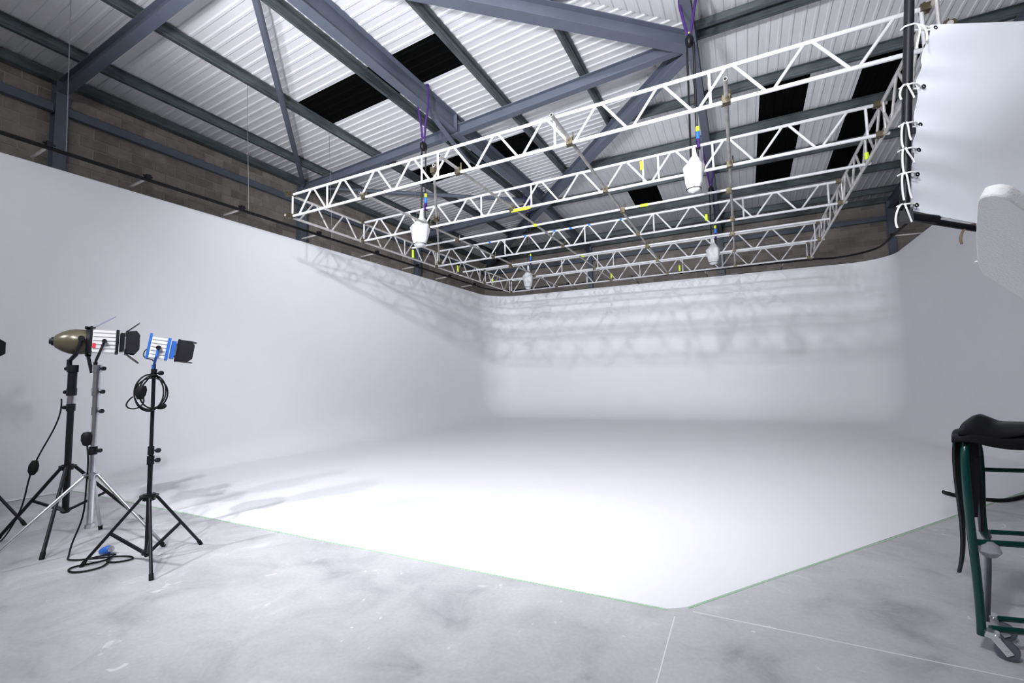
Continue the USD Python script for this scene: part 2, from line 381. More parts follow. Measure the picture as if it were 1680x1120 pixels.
# ================================================================== STEEL FRAME
zu = lambda x, y: zs(x, y) - 0.25               # underside of the purlins: top of the rafters
def ibeam(name, label, cat, p, q, h, b, upv=(0, 0, 1), tf=0.018, tw=0.014, m='steel'):
    p, q = V(*p), V(*q)
    t = T(name, label, cat, tuple(p))
    t.part('web', MB().beam(p, q, tw, h - 2 * tf, upv, (0, -h / 2)), m, smooth=False)
    t.part('flange', MB().beam(p, q, b, tf, upv, (0, -tf / 2)), m, smooth=False)
    t.part('flange', MB().beam(p, q, b, tf, upv, (0, -h + tf / 2)), m, smooth=False)
    return t
P3 = lambda x, y, dz=0.0: (x, y, zu(x, y) + dz)
ibeam('hip_beam', 'grey hip beam running from the roof apex down to the back left corner', 'roof beam', P3(XJ, YJ), P3(-11.9, YJ + 11.35), 0.32, 0.24)
ibeam('hip_beam', 'deep grey hip beam crossing the top edge above the trusses towards the apex', 'roof beam', P3(XJ, YJ), P3(-11.9, YJ - 11.35), 0.32, 0.24)
ibeam('rafter', 'grey rafter from the left wall column up to the apex, passing the deep side girder', 'roof beam', P3(XL + 0.1, YJ), P3(XJ, YJ), 0.25, 0.17)
ibeam('rafter', 'dark grey rafter at the top left corner rising from the nearest wall column', 'roof beam', P3(XL + 0.1, 3.77), P3(-6.2, 3.77), 0.25, 0.17)
ibeam('rafter', 'short dark rafter low over the far left corner of the cove', 'roof beam', P3(XL + 0.1, 15.07), P3(-6.2, 15.07), 0.25, 0.17)
g = ibeam('side_girder', 'deep grey roof girder parallel to the left wall with a purple sling round it', 'roof beam', (-6.2, 3.77, 8.31), (-6.2, 15.07, 8.31), 0.46, 0.22)
g.part('end_plate', MB().box((-6.2, YJ - 0.14, 8.07), (0.20, 0.02, 0.44)), 'steel', smooth=False)
g.part('end_plate', MB().box((-6.12, YJ, 8.0), (0.02, 0.19, 0.36)), 'steel', smooth=False)
g.part('stay', MB().beam((-6.26, 8.55, 7.86), (-6.45, 10.35, 7.56), 0.13, 0.02), 'steel', label='sloping flat stay under the girder', smooth=False)
ibeam('rafter', 'grey rafter running from the apex down to the back wall, hung with purple slings', 'roof beam', P3(XJ, YJ), P3(XJ, YB - 0.1), 0.30, 0.18)
ibeam('rafter', 'grey rafter above the viewpoint, running from the apex towards the front wall', 'roof beam', P3(XJ, YJ), P3(XJ, YF + 0.1), 0.30, 0.18)
ibeam('rafter', 'short grey rafter from the side girder down to the back wall', 'roof beam', P3(-6.2, 15.07), P3(-6.2, YB - 0.1), 0.30, 0.18)
ibeam('rafter', 'grey rafter hidden behind the hanging white cloth on the right', 'roof beam', P3(5.1, YJ), P3(5.1, YB - 0.1), 0.30, 0.18)

def brace(label, p, q, r=0.065):
    t = T('roof_brace', label, 'steel brace', p)
    t.part('tube', MB().tube(p, q, r, seg=14), 'steel')
    for a, b in ((p, q), (q, p)):
        a, b = V(*a), V(*b); d = (b - a) / np.linalg.norm(b - a)
        t.part('gusset', MB().beam(a - d * 0.1, a + d * 0.2, 0.02, 0.16), 'steel', smooth=False)
brace('slim grey roof brace running up from the second left column to the top edge', (XL + 0.2, YJ, 7.72), (-6.3, 3.9, 8.02))
brace('slim grey roof brace between the second left column and the far end of the girder', (XL + 0.2, YJ + 0.1, 7.72), (-6.3, 14.9, 8.02))

def column(label, x, y, along, top=7.72):
    t = T('steel_column', label, 'column', (x, y, 0))
    h, b = 0.22, 0.2
    a = V(*along); s = V(-a[1], a[0], 0)
    c = V(x, y, top / 2)
    R = np.stack([a, s, V(0, 0, 1)], 1)
    t.part('web', MB().box(c, (h, 0.012, top), R), 'steel', smooth=False)
    for k in (-1, 1):
        t.part('flange', MB().box(c + a * k * (h / 2), (0.016, b, top), R), 'steel', smooth=False)
    t.part('cap_plate', MB().box((x, y, top + 0.008), (h + 0.03, b, 0.016), R), 'steel', smooth=False)
column('grey steel column on the block wall at the far left edge', XL + 0.12, 3.77, (1, 0, 0))
column('grey steel column on the left wall behind the left end of the front truss', XL + 0.12, YJ, (1, 0, 0))
column('grey steel column on the left wall near the far corner', XL + 0.12, 15.07, (1, 0, 0))
column('dark steel column on the back wall left of the middle, seen through the rear trusses', -6.2, YB - 0.12, (0, 1, 0))
column('dark steel column on the back wall behind the right hoists', XJ, YB - 0.12, (0, 1, 0))
column('dark steel column on the back wall near the right corner of the cove', 5.1, YB - 0.12, (0, 1, 0))

def tie(label, p, q):
    t = T('tie_beam', label, 'steel beam', p)
    t.part('tube', MB().beam(p, q, 0.10, 0.17), 'steel', smooth=False)
    for a in (p, q):
        d = V(*q) - V(*p); d /= np.linalg.norm(d)
        t.part('end_plate', MB().beam(V(*a) - d * 0.008, V(*a) + d * 0.008, 0.16, 0.22), 'steel', smooth=False)
xt = XL + 0.12
tie('dark horizontal tie beam on the block wall in the top left corner', (xt, YF + 0.05, 7.2), (xt, 3.66, 7.2))
tie('dark horizontal tie beam on the block wall between the first two columns', (xt, 3.88, 7.2), (xt, YJ - 0.11, 7.2))
tie('dark horizontal tie beam on the block wall between the second and third columns', (xt, YJ + 0.11, 7.2), (xt, 14.96, 7.2))
tie('dark horizontal tie beam on the left wall beyond the third column', (xt, 15.18, 7.2), (xt, YB - 0.05, 7.2))
yt = YB - 0.12
tie('dark tie beam across the back wall in the far left bay', (XL + 0.05, yt, 7.15), (-6.31, yt, 7.15))
tie('dark tie beam across the back wall in the middle bay', (-6.09, yt, 7.15), (XJ - 0.11, yt, 7.15))
tie('dark tie beam across the back wall in the right bay above the rear truss end', (XJ + 0.11, yt, 7.15), (4.99, yt, 7.15))

# ================================================================== THE COVE
cove = T('infinity_cove', 'large white painted infinity cove with curved corners wrapping round the studio floor', 'infinity cove')
CT = 5.13
bs = 0.062; yb = lambda x: 17.54 + bs * (x + 7.1)
path = [V(-9.63, y, 0) for y in (-2.0, 0, 2, 3.3, 3.42, 3.8, 4.2, 4.7, 5.3, 6, 7, 9, 11, 13, 15)]
nb_ = V(bs, -1, 0) / math.hypot(bs, 1)
def corner(xw, sgn, r, n):
    """round corner between the side wall and the back wall"""
    cx = xw + sgn * r
    cy = yb(cx) - r * math.hypot(bs, 1)
    a_side = 180 if sgn > 0 else 0
    a_back = math.degrees(math.atan2(-nb_[1], -nb_[0]))
    aa = np.radians(np.linspace(a_side, a_back, n))
    return [V(cx + r * math.cos(a), cy + r * math.sin(a), 0) for a in aa]
path += corner(-9.63, 1, 1.3, 14)
path += [V(x, yb(x), 0) for x in np.linspace(-7.2, 2.6, 8)]
path += corner(4.33, -1, 1.05, 14)[::-1]
path += [V(4.33, y, 0) for y in (15, 13.5, 12.5, 12, 11.5, 11.1, 10.7, 10.3, 10.0, 9.6, 9.0)]
path = np.array(path)
n = len(path)
nor = np.zeros_like(path)
for i in range(n):
    d = path[min(i + 1, n - 1)] - path[max(i - 1, 0)]
    d /= np.linalg.norm(d); nor[i] = V(d[1], -d[0], 0)       # inwards (path runs clockwise seen from above)
def rad(p, i):
    if i < n / 2: return 0.02 + 0.96 * np.clip((p[1] - 3.42) / 7.0, 0, 1) ** 0.9
    return 0.02 + 0.96 * np.clip((p[1] - 10.0) / 4.0, 0, 1) ** 0.9
R_ = np.array([rad(p, i) for i, p in enumerate(path)])
ZF = 0.006
NA = 10
rows = []
for i in range(n):
    r = R_[i]
    ring = [path[i] + nor[i] * r * (1 - math.sin(a)) + V(0, 0, ZF + r * (1 - math.cos(a))) for a in np.linspace(0, math.pi / 2, NA)]
    ring += [path[i] + V(0, 0, z) for z in (1.5, 3.0, 4.2, CT)]
    ring += [path[i] - nor[i] * 0.09 + V(0, 0, CT), path[i] - nor[i] * 0.09]
    rows.append(ring)
K = len(rows[0])
v = np.array(rows).reshape(-1, 3)
f = [[i * K + k, i * K + k + 1, (i + 1) * K + k + 1, (i + 1) * K + k] for i in range(n - 1) for k in range(K - 1)]
wall = trimesh.Trimesh(v, np.vstack([np.array(f)[:, [0, 1, 2]], np.array(f)[:, [0, 2, 3]]]), process=False)
cove.part('cove_wall', MB().mesh(wall), 'paint', smooth=40)
inner = [tuple((path[i] + nor[i] * R_[i])[:2]) for i in range(n) if (i < n / 2 and path[i][1] >= 3.42) or (i >= n / 2 and path[i][1] >= 9.99)]
edge_a, edge_b = V(-9.61, 3.43, 0), V(-0.56, 3.45, 0)
edge_c, edge_d = V(-0.44, 3.53, 0), V(4.31, 9.97, 0)
fl = Polygon(inner + [tuple(edge_d[:2]), tuple(edge_c[:2]), tuple(edge_b[:2]), tuple(edge_a[:2])]).buffer(0)
cove.part('cove_floor', MB().prism(fl, ZF + 0.0005), 'paint', smooth=False)

for label, p, q in (('long pale green tape line along the front edge of the white floor', edge_a, edge_b), ('pale green tape line along the slanting right edge of the white floor', edge_c, edge_d)):
    t = T('tape_line', label, 'tape', tuple(p))
    d = (q - p) / np.linalg.norm(q - p); s = V(d[1], -d[0], 0); L = np.linalg.norm(q - p)
    k = 0.0
    while k < L - 0.2:
        e = min(k + rng.uniform(1.6, 2.8), L)
        o = s * rng.uniform(0.004, 0.014)
        t.part('tape_strip', MB().beam(p + d * k + o + V(0, 0, 0.0012), p + d * e + o + V(0, 0, 0.0012), 0.015, 0.004), 'tape_green', smooth=False)
        k = e + 0.005
# --- curtain rail round the top of the cove
rail = T('curtain_rail', 'thin black curtain rail running round the top of the white cove', 'rail', (-9.15, 3, 5.22))
ZR = 5.24
rp = [V(-9.15, y, ZR) for y in (-1.9, 4, 9, 14, 15.4)]
rp += arc((-7.95, 15.6), 1.2, 178, 92, 10, ZR)
rp += [V(x, 16.8 + 0.062 * (x + 7.9), ZR) for x in (-5, -2, 1, 2.3)]
rp += arc((2.75, 16.5), 1.08, 88, 2, 10, ZR)
rp += [V(3.84, y, ZR) for y in (15, 13, 11, 9.5)]
rail.part('pipe', MB().path(rp, 0.03, 12), 'rubber')
for y in (2.78, 4.06, 5.75, 7.69, 9.69, 11.5, 13.3, 15.0):
    b = rail.part('bracket', MB().tube((-9.12, y, ZR + 0.03), (-9.75, y, ZR + 0.0), 0.022), 'alu', label='pale bracket tube')
    rail.part('clamp', MB().box((-9.14, y, ZR + 0.045), (0.09, 0.07, 0.08)).tube((-9.14, y - 0.07, ZR + 0.06), (-9.14, y + 0.07, ZR + 0.06), 0.016), 'black', under=b)
for y in (15.6, 14.3, 12.9, 11.6, 10.3):
    b = rail.part('bracket', MB().tube((3.8, y, ZR + 0.03), (4.5, y, ZR), 0.022), 'alu', label='pale bracket tube')
    rail.part('clamp', MB().box((3.84, y, ZR + 0.045), (0.09, 0.07, 0.08)), 'black', under=b)
for x in (-6, -3.5, -1, 1.4):
    b = rail.part('bracket', MB().tube((x, 16.85 + 0.062 * (x + 7.9), ZR + 0.03), (x, 18.1 + 0.062 * (x + 7.9), ZR), 0.022), 'alu', label='pale bracket tube')
    rail.part('clamp', MB().box((x, 16.8 + 0.062 * (x + 7.9), ZR + 0.045), (0.07, 0.09, 0.08)), 'black', under=b)
for y in (2.98, 5.9, 8.1, 11.6):
    rail.part('hanger_wire', MB().tube((-9.15, y, ZR), (-9.15 - 0.15, y, zs(-9.3, y) - 0.04), 0.006, seg=6), 'wire')

# ================================================================== LIGHTING GRID
ZB, ZT, TR = 5.0, 5.45, 0.026
LX, RX = -8.0, 1.93
def ladder(label, p, q, off, posts, m='white_alu', tapes=(), blues=(), ext=(0.1, 0.12), mid=None):
    """flat lattice beam from p to q (plan points): two chords, zigzag struts, posts, couplers at the ends"""
    p, q = V(*p, 0), V(*q, 0); d = q - p; L = np.linalg.norm(d); d /= L
    t = T('lattice_truss', label, 'truss', (p[0], p[1], ZB))
    B = lambda s, z: p + d * s + V(0, 0, z)
    tc = t.part('top_chord', MB().tube(B(-ext[0] * 0.3, ZT), B(L + ext[1], ZT), TR, seg=14), m)
    bc = t.part('bottom_chord', MB().tube(B(-ext[0], ZB), B(L + ext[1], ZB), TR, seg=14), m)
    per = 0.83
    s = off
    lo, hi = ZB + TR * 0.6, ZT - TR * 0.6
    while s < L:
        for a, b in (((s + 0.05, lo), (s + per / 2 - 0.05, hi)), ((s + per / 2 + 0.05, hi), (s + per - 0.05, lo))):
            if a[0] > 0.02 and b[0] < L - 0.02:
                t.part('strut', MB().tube(B(*a), B(*b), 0.019, seg=10), m)
        s += per
    for s in posts:
        t.part('post', MB().tube(B(s, lo), B(s, hi), 0.019, seg=10), m)
    for s, z, yv in tapes:
        t.part('tape', MB().tube(B(s, z[0]), B(s + yv, z[1]), 0.032, seg=10), 'yellow', label='fluorescent yellow tape')
    for s in blues:
        t.part('tape', MB().tube(B(s, ZT), B(s + 0.06, ZT), 0.030, seg=10), 'bluetape', label='blue tape mark')
    for s in (0.0, L):
        for z in (ZB, ZT):
            c = B(s, z)
            t.part('coupler', MB().box(c, (0.085, 0.085, 0.075)).tube(c + V(0.0, 0, -0.055), c + V(0.0, 0, 0.07), 0.012, seg=8).box(c + V(0.05, 0.02, 0.02), (0.03, 0.05, 0.05)), 'coupler', label='zinc scaffold coupler')
    return t
YT = [6.07, 8.03, 11.0, 13.85, 15.92]
Tn = ['long white lattice truss nearest the viewer, at the front of the hanging grid', 'white lattice truss second from the front, carrying the two front bagged hoists',
      'white lattice truss third from the front with blue tape marks', 'white lattice truss fourth from the front, carrying the two rear bagged hoists', 'white lattice truss at the very back, just above the back wall of the cove']
posts = [[0.01, 1.0, 3.28, 3.62, 5.72, 7.82, 9.9], [0.01, 3.3, 4.45, 6.62, 6.88, 7.75, 9.8], [0.01, 2.3, 4.6, 6.3, 8.2, 9.75], [0.01, 2.9, 4.1, 4.6, 7.4, 9.85], [0.01, 3.1, 5.0, 6.4, 7.6, 9.9]]
for i, y in enumerate(YT):
    tapes = {0: [], 1: [(4.0, (ZB - 0.012, ZB - 0.012), 0.42), (6.60, (ZT - 0.2, ZT - 0.05), 0.0)], 2: [(7.45, (ZB + 0.08, ZB + 0.22), 0.0)], 3: [(3.55, (ZT, ZT), 0.12)], 4: [(4.0, (ZB + 0.05, ZB + 0.25), 0), (6.3, (ZB + 0.05, ZB + 0.25), 0)]}[i]
    ladder(Tn[i], (LX, y), (RX, y), [0.17, 0.08, 0.1, 0.16, 0.05][i], posts[i], tapes=tapes, blues=[1.8, 2.9, 3.75, 4.2, 4.7, 5.5] if i == 2 else ())
ladder('lattice truss along the left side of the hanging grid', (LX - 0.06, 6.0), (LX - 0.06, 16.0), 0.25, [2.1, 3.6, 5.0, 7.6, 9.9], m='alu', ext=(0.05, 0.05),
       tapes=[(3.95, (ZB + 0.03, ZB + 0.25), 0), (6.2, (ZB + 0.08, ZB + 0.28), 0), (8.5, (ZB + 0.05, ZB + 0.28), 0)])
ladder('worn grey lattice truss along the right side of the hanging grid', (RX + 0.06, 5.75), (RX + 0.06, 16.0), 0.3, [0.2, 2.2, 3.3, 5.3, 8.0], m='alu', ext=(0.05, 0.05),
       tapes=[(3.28, (ZB + 0.05, ZB + 0.16), 0)])

def scaf(label, p, q, m='scaf', clamps=(), tapes=()):
    p, q = V(*p), V(*q); d = q - p; L = np.linalg.norm(d); d /= L
    t = T('scaffold_tube', label, 'tube', tuple(p))
    t.part('tube', MB().path([p, q], 0.0242, 14), m)
    t.part('tube_bore', MB().tube(p - d * 0.002, p + d * 0.004, 0.018, seg=12), 'rubber', label='dark open end of the tube')
    for s in clamps:
        c = p + d * s
        t.part('coupler', MB().box(c - V(0, 0, 0.03), (0.09, 0.09, 0.10)).tube(c + V(0.05, 0, -0.05), c + V(0.05, 0, 0.10), 0.011, seg=8).tube(c + V(-0.05, 0.02, -0.09), c + V(-0.05, 0.02, 0.03), 0.011, seg=8), 'coupler', label='zinc swivel coupler')
    for s, e in tapes:
        t.part('tape', MB().tube(p + d * s, p + d * e, 0.03, seg=10), 'yellow', label='fluorescent yellow tape')
ZQ = ZB + 0.051
for lab, xa, ya, yb2 in (('grey scaffold tube laid across the trusses nearest the left end', -6.04, 5.95, 15.95), ('grey scaffold tube across the trusses, second from the left', -3.97, 5.55, 15.95),
                         ('grey scaffold tube across the trusses in the middle, its open end above the front truss', -2.05, 5.35, 15.95), ('grey scaffold tube across the trusses, rightmost, seen almost upright', 0.0, 5.65, 15.95)):
    scaf(lab, (xa, ya, ZQ), (xa - 0.04, yb2, ZQ), clamps=[y - ya for y in YT])
scaf('pale tube lying between the second and third trusses', (-7.4, 9.1, ZB), (2.05, 9.1, ZB), 'white_alu', clamps=(1.4, 5.4, 7.35), tapes=((5.75, 5.9), (3.42, 3.5)))
scaf('pale tube lying between the third and fourth trusses', (-7.75, 12.03, ZB), (1.9, 12.03, ZB), 'white_alu', clamps=(1.7, 5.7, 7.7))
scaf('grey scaffold tube bracing the front left of the grid on the diagonal', (-4.42, 6.0, ZB + 0.2), (-7.95, 11.05, ZB + 0.1), clamps=(0.12, 2.4, 6.0))

# ================================================================== HOISTS
def hoist(label, slabel, x, y, ztop, zhook, zbeam, zb0, zb1, tilt, wide, hang=0.06, spout=0.03, rs=1.0):
    s = T('lifting_sling', slabel, 'sling', (x, y, zhook))
    w = wide / 2
    for dx in (-1, 1):
        s.part('strap', MB().path([(x + dx * 0.02, y, zhook + 0.02), (x + dx * (w * 0.7), y - 0.03 * dx, (zhook + zbeam) / 2), (x + dx * (w + 0.02), y, zbeam), (x + dx * (w + 0.02), y, ztop)], 0.024, 8), 'purple')
    s.part('strap_top', MB().path([(x - w - 0.02, y, ztop), (x, y, ztop + 0.025), (x + w + 0.02, y, ztop)], 0.024, 8), 'purple')
    h = T('chain_hoist', label, 'chain hoist', (x, y, zb0))
    hb = h.part('hook_block', MB().lathe([(0.0, -0.15), (0.05, -0.145), (0.10, -0.10), (0.105, -0.02), (0.07, 0.03), (0.0, 0.035)], (x, y, zhook - 0.02), seg=18, squash=(1, 0.7)), 'black')
    h.part('hook', MB().path([(x, y, zhook), (x + 0.03, y, zhook + 0.05), (x, y, zhook + 0.085), (x - 0.04, y, zhook + 0.05)], 0.014, 8), 'yellow', under=hb, label='yellow hook')
    zc = zb1 + 0.16
    for dx, r in ((-0.045, 0.017), (0.05, 0.009), (0.075, 0.008)):
        h.part('chain', MB().tube((x + dx, y, zhook - 0.12), (x + dx + tilt * 0.3, y, zc - 0.25), r, seg=8), 'chain')
    # cloth bag over the motor: neck at the top, drum at the bottom
    H = zb1 - zb0
    prof_ = [(0.035, H + 0.18), (0.05, H + 0.02), (0.14, H * 0.82), (0.205, H * 0.70), (0.20, H * 0.5), (0.175, H * 0.2), (0.15, 0.03), (0.146, 0.0), (0.11, -0.03), (0.0, -0.045)]
    mb = MB().lathe(prof_, (0, 0, 0), seg=36)
    vv = mb.v[0]
    a = np.arctan2(vv[:, 1], vv[:, 0])
    k = np.clip(vv[:, 2] / H, 0, 1)
    fold = 1 + 0.10 * np.sin(a * 5 + 1.3 * x) * k + 0.05 * np.sin(a * 9 + 2) * k
    vv[:, 0] *= fold * rs; vv[:, 1] *= fold * 0.85 * rs
    vv += (meshkit.noise(vv * 7, 3)[:, None] - 0.5) * 0.03
    vv[:, 0] += tilt * (1 - k) * 0.25 - spout * np.exp(-((k - 0.66) / 0.22) ** 2) * np.clip(-np.cos(a), 0, 1) ** 2 - 0.02
    vv[:, 1] += -0.05 * (1 - k)
    vv += V(x, y - hang, zb0)
    bag = h.part('motor_bag', mb, 'bag', smooth=60)
    c = V(x + tilt * 0.25 - 0.02, y - hang - 0.05, zb0 + 0.01)
    h.part('bag_rim', MB().path([c + V(0.15 * rs * math.cos(t), 0.128 * rs * math.sin(t), 0) for t in np.linspace(0, 2 * math.pi, 28, endpoint=False)], 0.007, 6, closed=True), 'black', under=bag, label='black drawstring rim')
    s2 = T('lifting_sling', slabel.split(',')[0].replace('purple sling over the left girder above', 'short purple sling with a blue sleeve on the truss at').replace('purple sling round the middle rafter above', 'short purple sling with a blue sleeve on the truss at').replace('purple sling above', 'short purple sling with a blue sleeve on the truss at'), 'sling', (x, y, ZT))
    s2.part('strap', MB().path([(x + 0.05, y - 0.035, ZT - 0.03), (x + 0.05, y - 0.04, ZT + 0.04), (x + 0.05, y, ZT + 0.16), (x + 0.05, y + 0.04, ZT + 0.04), (x + 0.05, y + 0.035, ZT - 0.03)], 0.026, 8, closed=True), 'purple')
    s2.part('shackle', MB().tube((x + 0.05, y, ZT + 0.12), (x + 0.05, y, ZT + 0.24), 0.032, seg=10), 'bluetape', label='blue sleeve')
    s2.part('shackle_pin', MB().tube((x + 0.05, y, ZT + 0.25), (x + 0.05, y, ZT + 0.33), 0.03, seg=10), 'yellow', label='yellow hook')
hoist('chain hoist in a white bag hanging at the left of the second truss', 'purple sling over the left girder above the front left hoist, upper end', -6.18, 8.02, 8.32, 6.97, 7.84, 4.60, 5.22, -0.10, 0.24, spout=0.07)
hoist('chain hoist in a big white bag hanging right of the middle on the second truss', 'purple sling round the middle rafter above the front right hoist, upper end', -0.51, 8.03, 8.40, 7.40, 8.02, 4.67, 5.25, -0.12, 0.22, rs=0.76)
hoist('small distant chain hoist in a white bag on the left of the fourth truss', 'purple sling above the rear left hoist, upper end', -6.25, 13.83, 8.32, 7.2, 7.84, 4.62, 5.2, 0.0, 0.24, rs=0.8)
hoist('distant chain hoist in a greyish white bag on the right of the fourth truss', 'purple sling above the rear right hoist, upper end', -0.53, 13.85, 8.15, 6.9, 7.80, 4.70, 5.25, -0.08, 0.22, rs=0.82)

# ================================================================== LIGHT STANDS
def stand(label, c, feet, zcol, zlow, ztop, main, second, legr, jz, sections, brace=True, knob_dir=(1, 0.4, 0)):
    c = V(*c, 0)
    t = T('light_stand', label, 'light stand', tuple(c))
    kd = V(*knob_dir); kd /= np.linalg.norm(kd)
    for z0, z1, r, m, nm in sections:
        t.part('pole', MB().tube(c + V(0, 0, z0), c + V(0, 0, z1), r, seg=16), m)
        cl = t.part('collar', MB().tube(c + V(0, 0, z1 - 0.07), c + V(0, 0, z1 + 0.01), r + 0.009, seg=16), nm)
        t.part('knob', MB().tube(c + V(0, 0, z1 - 0.03), c + V(0, 0, z1 - 0.03) + kd * 0.075, 0.007, seg=8).tube(c + V(0, 0, z1 - 0.03) + kd * 0.06, c + V(0, 0, z1 - 0.03) + kd * 0.085, 0.021, seg=12), 'black', under=cl)
    t.part('leg_collar', MB().tube(c + V(0, 0, zcol - 0.03), c + V(0, 0, zcol + 0.03), 0.05, seg=16).tube(c + V(0, 0, zcol + 0.005), c + V(0, 0, zcol + 0.02), 0.075, seg=12), second)
    t.part('spreader_collar', MB().tube(c + V(0, 0, zlow - 0.02), c + V(0, 0, zlow + 0.02), 0.042, seg=16), second)
    for fx, fy in feet:
        ft = V(fx, fy, 0.012); d = ft - c; d[2] = 0; d /= np.linalg.norm(d)
        tp = c + V(0, 0, zcol) + d * 0.06
        k = (zcol - jz) / zcol
        mid = tp + (ft - tp) * k
        lg = t.part('leg', MB().tube(tp, ft, legr, seg=12), main)
        t.part('foot', MB().tube(ft + (tp - ft) * 0.06, ft - V(0, 0, 0.008), legr + 0.004, seg=12), 'rubber', under=lg)
        if brace:
            t.part('spreader', MB().beam(c + V(0, 0, zlow) + d * 0.035, mid, 0.020, 0.024), main)
    return t
stand('black tripod light stand carrying the small blue lamp, nearest the white floor', (-5.048, 2.359), [(-5.507, 2.053), (-4.563, 2.171), (-5.074, 2.852)], 0.60, 0.10, 1.76, 'black', 'black', 0.0135, 0.28,
      [(0.06, 0.97, 0.020, 'black', 'black'), (0.97, 1.06, 0.0165, 'black', 'black'), (1.0, 1.79, 0.0155, 'black', 'black')])
stand('chrome tripod light stand in the middle, carrying the silver lamp', (-6.005, 2.29), [(-6.05, 1.49), (-5.373, 2.66), (-6.718, 2.664)], 0.74, 0.24, 1.85, 'chrome', 'chrome', 0.016, 0.36,
      [(0.26, 1.02, 0.026, 'chrome', 'black'), (1.02, 1.42, 0.023, 'chrome', 'chrome'), (1.42, 1.62, 0.027, 'chrome', 'chrome'), (1.62, 1.86, 0.031, 'chrome', 'chrome')], brace=False)
stand('heavy black tripod light stand carrying the olive lamp', (-6.677, 2.331), [(-7.251, 1.971), (-6.103, 1.975), (-6.676, 3.047)], 0.77, 0.31, 1.86, 'black', 'black', 0.017, 0.42,
      [(0.28, 1.45, 0.030, 'black', 'black'), (1.45, 1.62, 0.036, 'chrome', 'black'), (1.62, 1.88, 0.040, 'black', 'black')], knob_dir=(-1, -0.4, 0))
stand('black light stand at the left edge of the picture, mostly out of view', (-8.45, 2.0), [(-7.80, 2.36), (-8.47, 1.22), (-9.1, 2.4)], 0.72, 0.3, 1.9, 'black', 'black', 0.016, 0.4,
      [(0.26, 1.2, 0.026, 'black', 'black'), (1.2, 1.92, 0.021, 'black', 'black')])

def door(t, hinge, u, w, length, w0, w1, thick=0.006, m='black', label=None, under=None):
    """barn door leaf: from the hinge point along u, w0 wide at the hinge (along w), w1 at its end"""
    hinge, u, w = V(*hinge), V(*u), V(*w)
    u = u / np.linalg.norm(u); nrm = np.cross(u, w); nrm /= np.linalg.norm(nrm)
    o = [hinge - w * w0 / 2, hinge + w * w0 / 2, hinge + u * length * 0.72 + w * w1 / 2, hinge + u * length + w * w1 * 0.32, hinge + u * length - w * w1 * 0.32, hinge + u * length * 0.72 - w * w1 / 2]
    v = np.array([p + nrm * s * thick / 2 for s in (-1, 1) for p in o]); k = 6
    f = [[0, i, i + 1] for i in range(1, k - 1)] + [[k, k + i + 1, k + i] for i in range(1, k - 1)]
    f += [[i, k + i, (i + 1) % k] for i in range(k)] + [[(i + 1) % k, k + i, k + (i + 1) % k] for i in range(k)]
    t.part('barn_door', MB().add(v, f), m, smooth=False, label=label, under=under)

